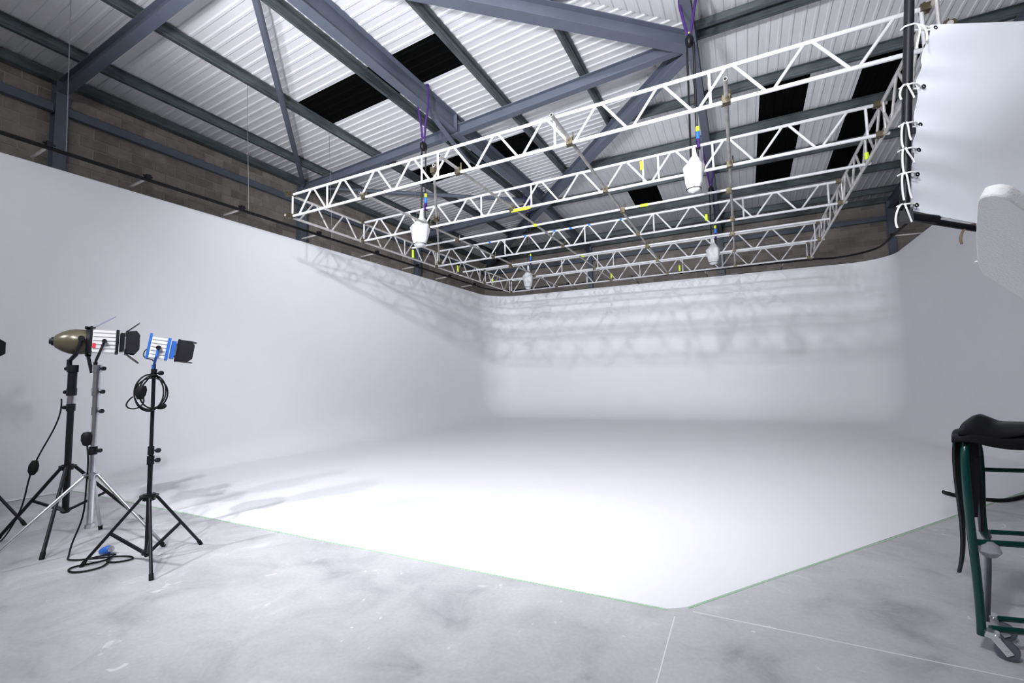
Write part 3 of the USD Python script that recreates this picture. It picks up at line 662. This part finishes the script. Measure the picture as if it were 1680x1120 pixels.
AX = 26.76        # the lamps point to the right, square to the view
def fresnel(label, x, y, z, length, hh, body, ends, trim, doors, tilt, yoke, sticker=False, yo=0.0, rot=AX):
    """ribbed film lamp; local x is the beam axis"""
    t = T('film_lamp', label, 'film lamp', (x, y, z), rot, local=True)
    ct, st_ = math.cos(tilt), math.sin(tilt)
    Rm = np.array([[ct, 0, -st_], [0, 1, 0], [st_, 0, ct]])
    r = lambda p: Rm @ V(*p)
    L, h = length, hh
    hb = t.part('housing', MB().box((0, 0, 0), (L, h * 0.92, h * 0.86), Rm), body, smooth=False)
    for i in range(6):
        zz = (-0.42 + 0.168 * i) * h
        t.part('cooling_rib', MB().box(r((0, 0, zz)), (L * 0.94, h * 1.02, h * 0.105), Rm), body, smooth=False, under=hb)
    t.part('rear_cap', MB().box(r((-L / 2 - 0.012, 0, 0)), (0.018, h * 0.98, h * 1.08), Rm).box(r((-L / 2 - 0.012, 0, h * 0.57)), (0.02, h * 0.5, h * 0.16), Rm), ends, smooth=False)
    t.part('front_frame', MB().box(r((L / 2 + 0.010, 0, 0)), (0.024, h * 1.0, h * 1.04), Rm).box(r((L / 2 + 0.05, 0, 0)), (0.035, h * 0.82, h * 0.82), Rm), ends, smooth=False)
    t.part('lens', MB().lathe([(0, 0.03), (h * 0.2, 0.025), (h * 0.36, 0.0)], r((L / 2 + 0.066, 0, 0)), r((1, 0, 0)), seg=20), 'lens')
    fx = L / 2 + 0.085
    t.part('door_frame', MB().box(r((fx, 0, h * 0.5)), (0.016, h, 0.012), Rm).box(r((fx, 0, -h * 0.5)), (0.016, h, 0.012), Rm).box(r((fx, h * 0.5, 0)), (0.016, 0.012, h), Rm).box(r((fx, -h * 0.5, 0)), (0.016, 0.012, h), Rm), 'black', smooth=False)
    for (a, ln) , which in zip(doors, ('t', 'b', 'n', 'f')):
        ca, sa = math.cos(a), math.sin(a)
        if which in 'tb':
            s = 1 if which == 't' else -1
            door(t, r((fx, 0, s * h * 0.5)), r((ca, 0, s * sa)), (0, 1, 0), ln, h * 0.9, h * 1.05)
        else:
            s = -1 if which == 'n' else 1
            door(t, r((fx, s * h * 0.5, 0)), r((ca, s * sa, 0)), r((0, 0, 1)), ln, h * 0.95, h * 1.02)
    hz = yoke
    yk = t.part('yoke', MB().path([(0.0, -h * 0.6, 0.0), (-0.02 + yo * 0.4, -h * 0.62, -h * 0.4), (-0.04 + yo, -h * 0.3, -hz + 0.05), (-0.045 + yo, 0, -hz + 0.02), (-0.04 + yo, h * 0.3, -hz + 0.05), (-0.02 + yo * 0.4, h * 0.62, -h * 0.4), (0.0, h * 0.6, 0.0)], 0.011, 8), trim)
    t.part('tilt_knob', MB().tube((0, -h * 0.52, 0), (0, -h * 0.72, 0), 0.020, seg=12), 'black', under=yk)
    t.part('spigot', MB().tube((-0.045 + yo, 0, -hz - 0.05), (-0.045 + yo, 0, -hz + 0.03), 0.017, seg=12), trim)
    if sticker:
        t.part('sticker', MB().box(r((-L * 0.42, -h * 0.515, -h * 0.2)), (0.026, 0.004, 0.05), Rm), 'red', label='red sticker', smooth=False)
    return t
fresnel('small lamp with blue ends and silver ribs on the right-hand stand', -5.037, 2.383, 2.0, 0.125, 0.205, 'silver', 'blue', 'blue', [(-0.02, 0.145), (0.0, 0.14), (0.12, 0.13), (0.12, 0.13)], -0.14, 0.19, yo=0.015, rot=64.95)
fresnel('silver ribbed lamp with open black barn doors on the chrome stand', -5.989, 2.332, 2.11, 0.185, 0.24, 'silver', 'black', 'black', [(0.78, 0.14), (0.72, 0.15), (0.55, 0.12), (0.55, 0.12)], -0.02, 0.24, sticker=True, yo=-0.015, rot=69.1)

# open-faced lamp with an egg-shaped olive housing
t = T('film_lamp', 'olive green egg-shaped lamp on the heavy black stand at left', 'film lamp', (-6.687, 2.303, 2.15), 70.76, local=True)
t.part('housing', MB().lathe([(0.0, -0.142), (0.04, -0.14), (0.07, -0.12), (0.108, -0.07), (0.135, -0.01), (0.143, 0.04), (0.141, 0.10), (0.136, 0.135), (0.0, 0.14)], (0, 0, 0), (1, 0, 0), seg=36), 'olive', smooth=50)
t.part('tail_cap', MB().lathe([(0.0, -0.03), (0.028, -0.028), (0.032, -0.012), (0.044, -0.01), (0.048, 0.008), (0.0, 0.01)], (-0.142, 0, 0), (1, 0, 0), seg=20), 'black')
t.part('front_ring', MB().lathe([(0.11, 0.0), (0.16, 0.0), (0.168, 0.01), (0.168, 0.05), (0.155, 0.055), (0.11, 0.05)], (0.122, 0, 0), (1, 0, 0), seg=32).box((0.155, 0, 0.165), (0.09, 0.2, 0.012)), 'black')
door(t, (0.185, 0, 0.17), (0.82, 0, 0.62), (0, 1, 0), 0.235, 0.2, 0.22, m='flag', label='frosted grey upper flag')
door(t, (0.15, 0, -0.165), (0.2, 0, -1.0), (0, 1, 0), 0.19, 0.2, 0.18, thick=0.03)
door(t, (0.172, -0.165, 0), (0.5, -0.5, 0), (0, 0, 1), 0.05, 0.22, 0.18)
yk = t.part('yoke', MB().path([(0.085, -0.168, 0.03), (0.075, -0.175, -0.05), (0.05, -0.15, -0.14), (0.01, -0.05, -0.20), (0.0, 0, -0.215), (0.01, 0.05, -0.20), (0.05, 0.15, -0.14), (0.075, 0.175, -0.05), (0.085, 0.168, 0.03)], 0.019, 10), 'black')
t.part('tilt_knob', MB().tube((0.085, -0.14, 0.03), (0.085, -0.19, 0.03), 0.028, seg=14), 'black', under=yk)
t.part('spigot', MB().tube((0.0, 0, -0.31), (0.0, 0, -0.20), 0.024, seg=14), 'black')
# lamp of the stand at the edge of the picture
t = T('film_lamp', 'black lamp cut off by the left edge of the picture, its barn doors just visible', 'film lamp', (-8.428, 2.094, 2.12), 76.7, local=True)
t.part('housing', MB().box((-0.14, 0, 0), (0.2, 0.2, 0.22)).box((-0.14, 0, 0.115), (0.17, 0.17, 0.02)), 'black', smooth=False)
t.part('front_ring', MB().lathe([(0.06, 0), (0.11, 0.0), (0.115, 0.04), (0.06, 0.045)], (-0.04, 0, 0), (1, 0, 0), seg=24), 'black')
door(t, (0.0, 0, 0.12), (0.55, 0, 0.84), (0, 1, 0), 0.2, 0.2, 0.2)
door(t, (0.0, 0, -0.12), (0.6, 0, -0.8), (0, 1, 0), 0.17, 0.2, 0.2)
door(t, (0.0, -0.12, 0.03), (1, -0.1, 0.0), (0, 0, 1), 0.17, 0.2, 0.22)
t.part('yoke', MB().path([(-0.12, -0.13, 0), (-0.12, -0.12, -0.14), (-0.12, 0, -0.19), (-0.12, 0.12, -0.14), (-0.12, 0.13, 0)], 0.013, 8), 'black')
t.part('spigot', MB().tube((-0.12, 0, -0.27), (-0.12, 0, -0.18), 0.017), 'black')

# ------------------------------------------------------------------ cables
def smooth_path(pts, k=6):
    from scipy.interpolate import CubicSpline
    P = np.array(pts, float); s = np.r_[0, np.cumsum(np.linalg.norm(np.diff(P, axis=0), axis=1))]
    return CubicSpline(s, P)(np.linspace(0, s[-1], len(P) * k))
rv = V(math.cos(yaw), math.sin(yaw), 0)
c0 = V(-5.048, 2.335, 1.585); rv = V(0.423, 0.906, 0)
t = T('cable_coil', 'coiled black cable with plug hanging on the right-hand stand', 'cable', tuple(c0))
for k, (rx, rz, ox, oz, dy) in enumerate([(0.118, 0.165, 0.0, 0.0, 0.0), (0.108, 0.172, -0.008, -0.01, -0.02), (0.124, 0.150, 0.008, -0.02, 0.02), (0.10, 0.155, 0.018, 0.0, -0.03)]):
    pts = [c0 + rv * (ox + rx * math.cos(a)) + V(0, 0, oz + rz * math.sin(a)) + V(0.906, -0.423, 0) * (0.035 + dy * math.sin(2 * a)) for a in np.linspace(0, 2 * math.pi, 36, endpoint=False)]
    t.part('loop', MB().path(pts, 0.0065, 8, closed=True), 'rubber')
t.part('tail', MB().path(smooth_path([c0 + rv * 0.0 + V(0, 0, 0.17), c0 - rv * 0.045 + V(0.04, -0.02, 0.08), c0 - rv * 0.07 + V(0.04, -0.02, 0.0), c0 - rv * 0.045 + V(0.04, -0.02, -0.07), c0 - rv * 0.075 + V(0.04, -0.02, -0.14), c0 - rv * 0.135 + V(0.03, -0.02, -0.15), c0 - rv * 0.12 + V(0.03, -0.02, -0.04)]), 0.0065, 8), 'rubber')
def plug(t, c, ax, m='rubber', under=None, s=1.0, label=None):
    ax = V(*ax)
    return t.part('plug', MB().lathe([(0, -0.06 * s), (0.02 * s, -0.058 * s), (0.035 * s, -0.02 * s), (0.038 * s, 0.02 * s), (0.028 * s, 0.05 * s), (0, 0.052 * s)], c, ax, seg=14), m, label=label)
plug(t, c0 - rv * 0.07 + V(0.045, -0.02, 0.0), (0.1, 0.05, 1), s=1.15)
plug(t, c0 + rv * 0.09 + V(0.04, -0.02, -0.145), (1, 0.4, 0.3), s=0.7)
t = T('lamp_cable', 'thin black cable looping under the blue lamp', 'cable', (-5.05, 2.36, 1.8))
t.part('cord', MB().path(smooth_path([(-5.09, 2.35, 2.0), (-5.13, 2.31, 1.97), (-5.11, 2.30, 1.92), (-5.02, 2.33, 1.885), (-4.99, 2.34, 1.84), (-5.0, 2.33, 1.78), (-5.04, 2.33, 1.75)]), 0.005, 8), 'rubber')
t = T('lamp_cable', 'black cable with an inline switch hanging from the olive lamp to the floor', 'cable', (-6.7, 2.2, 1.5))
t.part('cord', MB().path(smooth_path([(-6.71, 2.26, 1.52), (-6.73, 2.22, 1.2), (-6.78, 2.15, 0.98), (-6.83, 2.08, 0.70), (-6.87, 2.05, 0.42), (-7.0, 2.0, 0.15), (-7.2, 2.0, 0.02), (-7.6, 2.05, 0.01)]), 0.0075, 8), 'rubber')
t.part('inline_switch', MB().lathe([(0, -0.085), (0.02, -0.08), (0.04, -0.04), (0.042, 0.02), (0.024, 0.07), (0, 0.072)], (-6.81, 2.10, 0.80), (0.1, 0.1, 1), seg=14), 'rubber')
t = T('lamp_cable', 'black cable on the floor with a blue plug beside the right-hand stand', 'cable', (-5.6, 2.2, 0))
fp = [(-6.025, 2.245, 1.05), (-5.985, 2.245, 0.9), (-5.985, 2.24, 0.6), (-6.0, 2.22, 0.3), (-6.0, 2.15, 0.07), (-5.95, 2.12, 0.012), (-5.80, 2.075, 0.012), (-5.70, 2.12, 0.012), (-5.63, 2.26, 0.012), (-5.55, 2.33, 0.012)]
t.part('cord', MB().path(smooth_path(fp), 0.008, 8), 'rubber')
t.part('cord', MB().path(smooth_path([(-5.56, 2.28, 0.012), (-5.50, 2.10, 0.012), (-5.53, 1.99, 0.012), (-5.46, 1.95, 0.012), (-5.33, 1.99, 0.012), (-5.29, 2.10, 0.012), (-5.42, 2.22, 0.014), (-5.52, 2.30, 0.014)]), 0.008, 8), 'rubber')
t.part('cord', MB().path(smooth_path([(-5.62, 2.13, 0.025), (-5.45, 2.27, 0.025), (-5.33, 2.36, 0.012), (-5.26, 2.34, 0.012), (-5.30, 2.24, 0.012), (-5.40, 2.2, 0.025)]), 0.008, 8), 'rubber')
t.part('blue_plug', MB().lathe([(0, -0.06), (0.03, -0.058), (0.038, -0.02), (0.040, 0.03), (0.03, 0.05), (0.0, 0.05)], (-5.66, 2.30, 0.045), (0.9, 0.3, 0.25), seg=18), 'blue', label='blue plug')
t.part('plug_face', MB().lathe([(0, 0.012), (0.028, 0.01), (0.03, 0.0)], (-5.614, 2.316, 0.058), (0.9, 0.3, 0.25), seg=18), 'chrome', label='white plug face')
t.part('inline_switch', MB().lathe([(0, -0.08), (0.03, -0.07), (0.048, -0.02), (0.048, 0.03), (0.03, 0.06), (0, 0.065)], (-6.03, 2.245, 1.12), (0, 0, 1), seg=14), 'rubber')

# ================================================================== RIGHT-HAND FOREGROUND
# --- overhead cloth frame
fr = T('cloth_frame', 'black tubular overhead frame at the top right holding the white cloth', 'frame', (1.0, 3.67, 2.6))
fd = V(1.737 - 0.971, 4.109 - 3.661, 2.468 - 2.609); fd /= np.linalg.norm(fd)
pb0, pt0 = V(0.971, 3.661, 2.609), V(1.150, 3.728, 4.5)
fr.part('side_tube', MB().path([pb0, pt0], 0.027, 14), 'black')
fr.part('bottom_tube', MB().path([pb0, pb0 + fd * 2.4], 0.020, 14), 'black')
fr.part('top_tube', MB().path([pt0, pt0 + fd * 2.4 + V(0, 0, 0.25)], 0.020, 14), 'black')
fr.part('side_tube', MB().path([pb0 + fd * 2.4, pt0 + fd * 2.4 + V(0, 0, 0.25)], 0.027, 14), 'black')
for p in (pb0, pt0, pb0 + fd * 2.4, pt0 + fd * 2.4 + V(0, 0, 0.25)):
    fr.part('corner_joint', MB().box(p, (0.07, 0.07, 0.07)), 'black', smooth=False)
sp = pb0 + fd * 2.4
fr.part('support_pole', MB().tube((sp[0] + 0.03, sp[1] + 0.03, 0.0), (sp[0] + 0.03, sp[1] + 0.03, 4.0), 0.025, seg=14).tube((sp[0] + 0.03, sp[1] + 0.03, 0.0), (sp[0] + 0.03, sp[1] + 0.03, 0.03), 0.28, seg=24), 'black')
fr.part('corner_clamp', MB().tube((0.97, 3.655, 2.585), (0.93, 3.64, 2.66), 0.018).tube((0.95, 3.65, 2.62), (1.15, 3.74, 2.585), 0.027), 'black')
# cloth: a grid between its edges, with folds pulled towards the ties
cl = T('white_cloth', 'white diffusion cloth tied into the black frame at the top right', 'cloth', (1.1, 3.75, 3.3))
left = np.array([(1.010, 3.683, 2.660), (1.030, 3.692, 2.86), (1.052, 3.700, 3.05), (1.074, 3.709, 3.214), (1.116, 3.728, 3.481), (1.160, 3.749, 3.647), (1.221, 3.781, 3.894)])
from scipy.interpolate import interp1d
lf = interp1d(np.linspace(0, 1, 7), left, axis=0)
rb, rtp = pb0 + fd * 2.28 + V(0, 0, 0.06), pt0 + fd * 2.28 + V(0, 0, -0.05)
nn = V(-0.503, 0.864, 0.017)
NU, NV = 70, 60
gv = []
ties_v = [0.02, 0.19, 0.33, 0.5, 0.66, 0.985]
for s in (0.0, 0.004):
    for j in range(NV + 1):
        vv = j / NV
        for i in range(NU + 1):
            uu = i / NU
            p = lf(vv) * (1 - uu) + (rb * (1 - vv) + rtp * vv) * uu
            p = p - V(0, 0, 0.035) * math.sin(math.pi * uu) * (1 - vv)
            w = 0.012 * math.sin(38 * vv + 4 * uu) * math.exp(-uu * 9) + 0.02 * math.sin(9 * vv - 5 * uu + 1) * math.exp(-((uu - 0.25) / 0.3) ** 2) + 0.05 * math.sin(math.pi * uu) * math.sin(math.pi * vv)
            w += 0.03 * math.sin(7.5 * vv + 2.2 * uu) * uu * (1 - uu)
            gv.append(p + nn * (w + s))
gv = np.array(gv); W = NU + 1; off = W * (NV + 1)
gf = [[j * W + i, j * W + i + 1, (j + 1) * W + i + 1, (j + 1) * W + i] for j in range(NV) for i in range(NU)]
gf += [[off + a for a in q[::-1]] for q in gf[:NU * NV]]
bd = [i for i in range(W)] + [j * W + NU for j in range(1, NV + 1)] + [NV * W + i for i in range(NU - 1, -1, -1)] + [j * W for j in range(NV - 1, 0, -1)]
gf += [[bd[k], off + bd[k], off + bd[(k + 1) % len(bd)], bd[(k + 1) % len(bd)]] for k in range(len(bd))]
cl.part('cloth', MB().add(gv, gf), 'silk', smooth=60)
for vv in ties_v:
    e = lf(vv); k = (e[2] - pb0[2]) / (pt0[2] - pb0[2]); q = pb0 + (pt0 - pb0) * k
    x = V(fd[0], fd[1], 0) / np.linalg.norm(fd[:2]); yv = V(x[1], -x[0], 0)
    pts = [e + x * 0.02, q + x * 0.035 + yv * 0.03, q + yv * 0.034, q - x * 0.036 + yv * 0.01, q - x * 0.034 - yv * 0.02, q - yv * 0.034, q + x * 0.036 - yv * 0.02, e + x * 0.012 - V(0, 0, 0.01)]
    ti = cl.part('tie', MB().path(pts, 0.0055, 8), 'tie')
    h1, h2 = rng.uniform(0.10, 0.19, 2)
    sd = -1 if vv < 0.8 else 1
    o1, o2 = rng.uniform(0.0, 0.05, 2)
    cl.part('tie_end', MB().path(smooth_path([q + x * sd * 0.036 + yv * 0.02, q + x * sd * (0.055 + o1 * 0.4) + yv * 0.035 - V(0, 0, 0.02), q + x * sd * (0.06 + o1) + yv * 0.035 - V(0, 0, h1 * 0.55), q + x * sd * (0.055 + o1) + yv * 0.035 - V(0, 0, h1)]), 0.006, 8)
            .path(smooth_path([q + x * sd * 0.03 + yv * 0.03, q + x * sd * 0.032 + yv * 0.04 - V(0, 0, 0.03), q + x * sd * (0.03 - o2 * 0.4) + yv * 0.04 - V(0, 0, h2 * 0.6), q + x * sd * (0.02 - o2 * 0.6) + yv * 0.04 - V(0, 0, h2)]), 0.0055, 8), 'tie', under=ti)
    c = lf(vv) + x * 0.035 - nn * 0.008
    cl.part('eyelet', MB().lathe([(0.006, 0), (0.014, 0.0), (0.014, 0.004), (0.006, 0.004)], c, tuple(nn), seg=14), 'black')

# --- polystyrene board, hung almost flat above the right edge of the view
fb = np.array([(0.846, 2.261, 2.294), (0.832, 2.300, 2.292), (0.845, 2.354, 2.277), (0.911, 2.585, 2.196), (0.979, 2.785, 2.119), (1.022, 2.866, 2.079), (1.095, 2.917, 2.028), (1.25, 3.019, 1.92), (1.65, 3.27, 1.64), (1.55, 2.78, 1.79), (1.209, 2.475, 2.046), (1.007, 2.355, 2.184), (0.88, 2.262, 2.277)])
fnn = V(-0.489, -0.162, -0.857); fnn /= np.linalg.norm(fnn)
t = T('polystyrene_board', 'thick white polystyrene reflector board with rounded corners at the right edge', 'reflector board', (1.1, 2.7, 2.1))
ctr = fb.mean(0); e1 = V(1, 0, 0) - fnn * fnn[0]; e1 /= np.linalg.norm(e1); e2 = np.cross(fnn, e1)
pol = Polygon([((p - ctr) @ e1, (p - ctr) @ e2) for p in fb]).buffer(-0.045).buffer(0.045, quad_segs=10)
mb = MB()
TH = 0.052
layers = [(0.0, -0.006), (0.004, -0.001), (0.010, 0.0), (TH - 0.010, 0.0), (TH - 0.004, -0.001), (TH, -0.006)]
ring = np.array(pol.simplify(0.001).segmentize(0.02).exterior.coords[:-1])
if Polygon(ring).exterior.is_ccw is False: ring = ring[::-1]
cen = ring.mean(0); vv = []
jag = meshkit.noise(np.c_[ring * 60, np.zeros(len(ring))], 8) - 0.5
for k, (h, sh) in enumerate(layers):
    rr = ring + (ring - cen) / np.linalg.norm(ring - cen, axis=1)[:, None] * (sh + jag[:, None] * 0.004)
    vv.append(ctr + rr[:, :1] * e1 + rr[:, 1:] * e2 - fnn * h)
nr = len(ring); vv = np.vstack(vv)
ff = [[k * nr + i, k * nr + (i + 1) % nr, (k + 1) * nr + (i + 1) % nr, (k + 1) * nr + i] for k in range(len(layers) - 1) for i in range(nr)]
mb.add(vv, ff)
for k in (0, len(layers) - 1):
    cap, tri = trimesh.creation.triangulate_polygon(Polygon(ring), engine='earcut')
    h, sh = layers[k]
    rr = cap + (cap - cen) / np.linalg.norm(cap - cen, axis=1)[:, None] * sh
    mb.add(ctr + rr[:, :1] * e1 + rr[:, 1:] * e2 - fnn * h, tri)
t.part('board', mb, 'foam', smooth=30)
t.part('chip', MB().lathe([(0, 0), (0.012, 0.004), (0, 0.012)], (0.965, 2.74, 2.118), (-1, 0, 0), seg=8, squash=(1, 0.6)), 'foam')
bh_ = T('board_stand', 'black stand outside the picture holding up the white reflector board', 'stand', (1.72, 2.95, 0))
bh_.part('pole', MB().tube((1.72, 2.95, 0.02), (1.72, 2.95, 2.0), 0.018), 'black')
bh_.part('base', MB().lathe([(0, 0), (0.25, 0), (0.25, 0.02), (0.03, 0.03), (0, 0.03)], (1.72, 2.95, 0), seg=24), 'black')
bh_.part('arm', MB().tube((1.72, 2.95, 1.95), (1.5, 2.93, 1.80), 0.014).box((1.5, 2.93, 1.80), (0.12, 0.08, 0.12)), 'black')
t = T('cord', 'short brown cord curling down beside the white reflector board', 'cord', (1.25, 3.85, 2.5))
t.part('cord', MB().path(smooth_path([(1.40, 3.93, 2.56), (1.345, 3.88, 2.555), (1.30, 3.85, 2.51), (1.285, 3.84, 2.45), (1.288, 3.84, 2.43)]), 0.007, 8), 'brown')

# --- green tubular trolley
tx = V(0.976, 0.20, 0); tx /= np.linalg.norm(tx)
pf, pr = V(1.150, 3.676, 0), V(1.300, 3.930, 0)
LT = 1.3
tr = T('trolley', 'green tubular steel trolley on castors at the right edge', 'trolley', tuple(pf))
def hoop(a, b):
    pts = [a + V(0, 0, 0.10), a + V(0, 0, 0.6), a + V(0, 0, 1.10)]
    d = b - a
    pts += [a + d * 0.10 + V(0, 0, 1.185), a + d * 0.28 + V(0, 0, 1.225), a + d * 0.5 + V(0, 0, 1.235), a + d * 0.72 + V(0, 0, 1.225), a + d * 0.9 + V(0, 0, 1.185)]
    pts += [b + V(0, 0, 1.10), b + V(0, 0, 0.6)]
    return smooth_path(pts, 5)
for e, o in (('near', V(0, 0, 0)), ('far', tx * LT)):
    tr.part('end_hoop', MB().path(hoop(pf + o, pr + o), 0.021, 14), 'green', smooth=60)
    tr.part('leg_tube', MB().path(smooth_path([pr + o + V(0, 0, 0.64), pr + o + V(-0.012, -0.01, 0.45), pr + o + V(-0.03, -0.02, 0.28), pr + o + V(-0.055, -0.04, 0.10)]), 0.017, 12), 'scafdark', label='bare grey lower leg')
for nm, a, z, r in (('cross_bar', pf, 0.625, 0.017), ('cross_bar', pr, 0.625, 0.014), ('cross_bar', pr, 1.005, 0.013), ('cross_bar', pf + V(0.05, 0.03, 0), 0.135, 0.017), ('cross_bar', pr + V(-0.03, -0.03, 0), 0.12, 0.015)):
    tr.part(nm, MB().tube(a + V(0, 0, z), a + tx * LT + V(0, 0, z), r), 'green')
tr.part('top_rail', MB().tube((pf + pr) / 2 + V(0, 0, 1.235), (pf + pr) / 2 + tx * LT + V(0, 0, 1.235), 0.02), 'green')
tr.part('wrap', MB().lathe([(0.0, -0.075), (0.03, -0.068), (0.055, -0.035), (0.045, 0.0), (0.02, 0.02), (0.0, 0.022)], pf + tx * 0.075 + V(0, 0, 0.615), (0, 0, 1), seg=9), 'plastic', label='clear plastic wrap on the cross bar', smooth=False)
def castor(c, out):
    w = V(0.95, -0.31, 0)                      # rolling direction
    ax = V(-w[1], w[0], 0)
    hub = c + w * 0.055 + V(0, 0, 0.054)
    k = tr.part('castor', MB().tube(c + V(0, 0, 0.118), c + V(0, 0, 0.14), 0.034).beam(c + V(0, 0, 0.115) - w * 0.03, c + V(0, 0, 0.115) + w * 0.035, 0.066, 0.012), 'bright', label='zinc castor')
    for s in (-1, 1):
        tr.part('fork_plate', MB().beam(c + V(0, 0, 0.122) + w * 0.006 + ax * s * 0.030, hub + w * 0.012 - V(0, 0, 0.014) + ax * s * 0.030, 0.005, 0.036, upv=tuple(np.cross(ax, hub - c - V(0, 0, 0.09)))).tube(hub + ax * s * 0.03, hub + ax * s * 0.037, 0.009, seg=10), 'bright', under=k, smooth=False)
    tr.part('wheel', MB().lathe([(0.0, -0.02), (0.036, -0.02), (0.05, -0.014), (0.054, 0), (0.05, 0.014), (0.036, 0.02), (0, 0.02)], hub, tuple(ax), seg=28), 'wheel', under=k)
castor(pf + V(0.04, -0.01, 0), 1)
castor(pr + V(-0.03, -0.02, 0), 1)
castor(pf + tx * LT - V(0.05, 0.01, 0), 1)
castor(pr + tx * LT - V(0.05, 0.01, 0), 1)

# --- black leathercloth over the trolley's top rail
lc = T('black_cover', 'black leathercloth folded over the top of the green trolley', 'cover', (1.2, 3.75, 1.25))
NS, NT = 24, 40
base = (pf + pr) / 2
acr = (pr - pf) / np.linalg.norm(pr - pf)
def drape(zoff, half, drop, sag, wav, x0, x1, hump):
    vv = []
    for th in (0.0, 0.012):
        for j in range(NT + 1):
            s = j / NT; along = x0 + (x1 - x0) * s
            for i in range(NS + 1):
                u = -1 + 2 * i / NS
                ay = acr * half * math.sin(u * math.pi / 2 * 0.95)
                zz = 1.26 + zoff + hump * math.exp(-((along - 0.05) / 0.055) ** 2) * (0.5 + 0.5 * math.cos(u * 2)) - drop * abs(u) ** 2.6 * (1 + 0.1 * math.sin(along * 9 + wav)) - sag * math.sin(min(along / 0.7, 1.6))
                vv.append(base + tx * along + ay * (1 + 0.06 * math.sin(along * 14 + wav)) + V(0, 0, zz + th - 0.02 * math.sin(along * 11 + u * 2 + wav) * abs(u)))
    vv = np.array(vv); W = NS + 1; o = W * (NT + 1)
    q = [[j * W + i, (j + 1) * W + i, (j + 1) * W + i + 1, j * W + i + 1] for j in range(NT) for i in range(NS)]
    f_ = q + [[o + a for a in c[::-1]] for c in q]
    bd = [i for i in range(W)] + [j * W + NS for j in range(1, NT + 1)] + [NT * W + i for i in range(NS - 1, -1, -1)] + [j * W for j in range(NT - 1, 0, -1)]
    f_ += [[bd[k], bd[(k + 1) % len(bd)], o + bd[(k + 1) % len(bd)], o + bd[k]] for k in range(len(bd))]
    return MB().add(vv, f_)
lc.part('fold', drape(0.0, 0.175, 0.075, 0.0, 0.3, -0.05, 1.35, 0.02), 'cloth_black', smooth=60)
lc.part('fold', drape(0.035, 0.165, 0.055, 0.0, 2.0, -0.01, 1.33, 0.055), 'cloth_black', smooth=60)
def strap(pts, w0, w1, dirv):
    P = smooth_path(pts, 5); nP = len(P); d = V(*dirv); d /= np.linalg.norm(d); th = np.cross(d, V(0, 0, 1)) * 0.006
    vv = []
    for k, p in enumerate(P):
        w = (w0 + (w1 - w0) * k / (nP - 1)) / 2
        vv += [p - d * w - th, p + d * w - th, p + d * w + th, p - d * w + th]
    f_ = [[4 * k + a, 4 * k + (a + 1) % 4, 4 * k + 4 + (a + 1) % 4, 4 * k + 4 + a] for k in range(nP - 1) for a in range(4)]
    f_ += [[0, 3, 2, 1], [4 * nP - 4, 4 * nP - 3, 4 * nP - 2, 4 * nP - 1]]
    return MB().add(vv, f_)
lc.part('hanging_strip', strap([pf + V(-0.012, 0.04, 1.22), pf + V(-0.03, 0.035, 1.05), pf + V(-0.03, 0.03, 0.8), pf + V(-0.035, 0.03, 0.6), pf + V(-0.065, 0.03, 0.43)], 0.06, 0.02, (0.7, 0.7, 0)), 'cloth_black', smooth=40)
lc.part('hanging_strip', strap([pf + V(0.05, 0.07, 1.22), pf + V(0.055, 0.07, 1.0), pf + V(0.05, 0.075, 0.86), pf + V(0.045, 0.08, 0.75)], 0.10, 0.03, (0.85, 0.5, 0)), 'cloth_black', smooth=40)
lc.part('hanging_strip', strap([pf + V(0.09, 0.15, 1.22), pf + V(0.095, 0.15, 1.0), pf + V(0.10, 0.15, 0.8), pf + V(0.09, 0.15, 0.65)], 0.06, 0.02, (0.85, 0.5, 0)), 'cloth_black', smooth=40)
t = T('floor_cable', 'black cable lying on the floor behind the green trolley', 'cable', (2.5, 7.7, 0))
t.part('cord', MB().path(smooth_path([(2.25, 7.95, 0.03), (2.46, 7.70, 0.03), (2.72, 7.75, 0.02), (3.05, 8.05, 0.03), (3.6, 8.3, 0.03), (4.4, 8.2, 0.03)]), 0.024, 8), 'rubber')
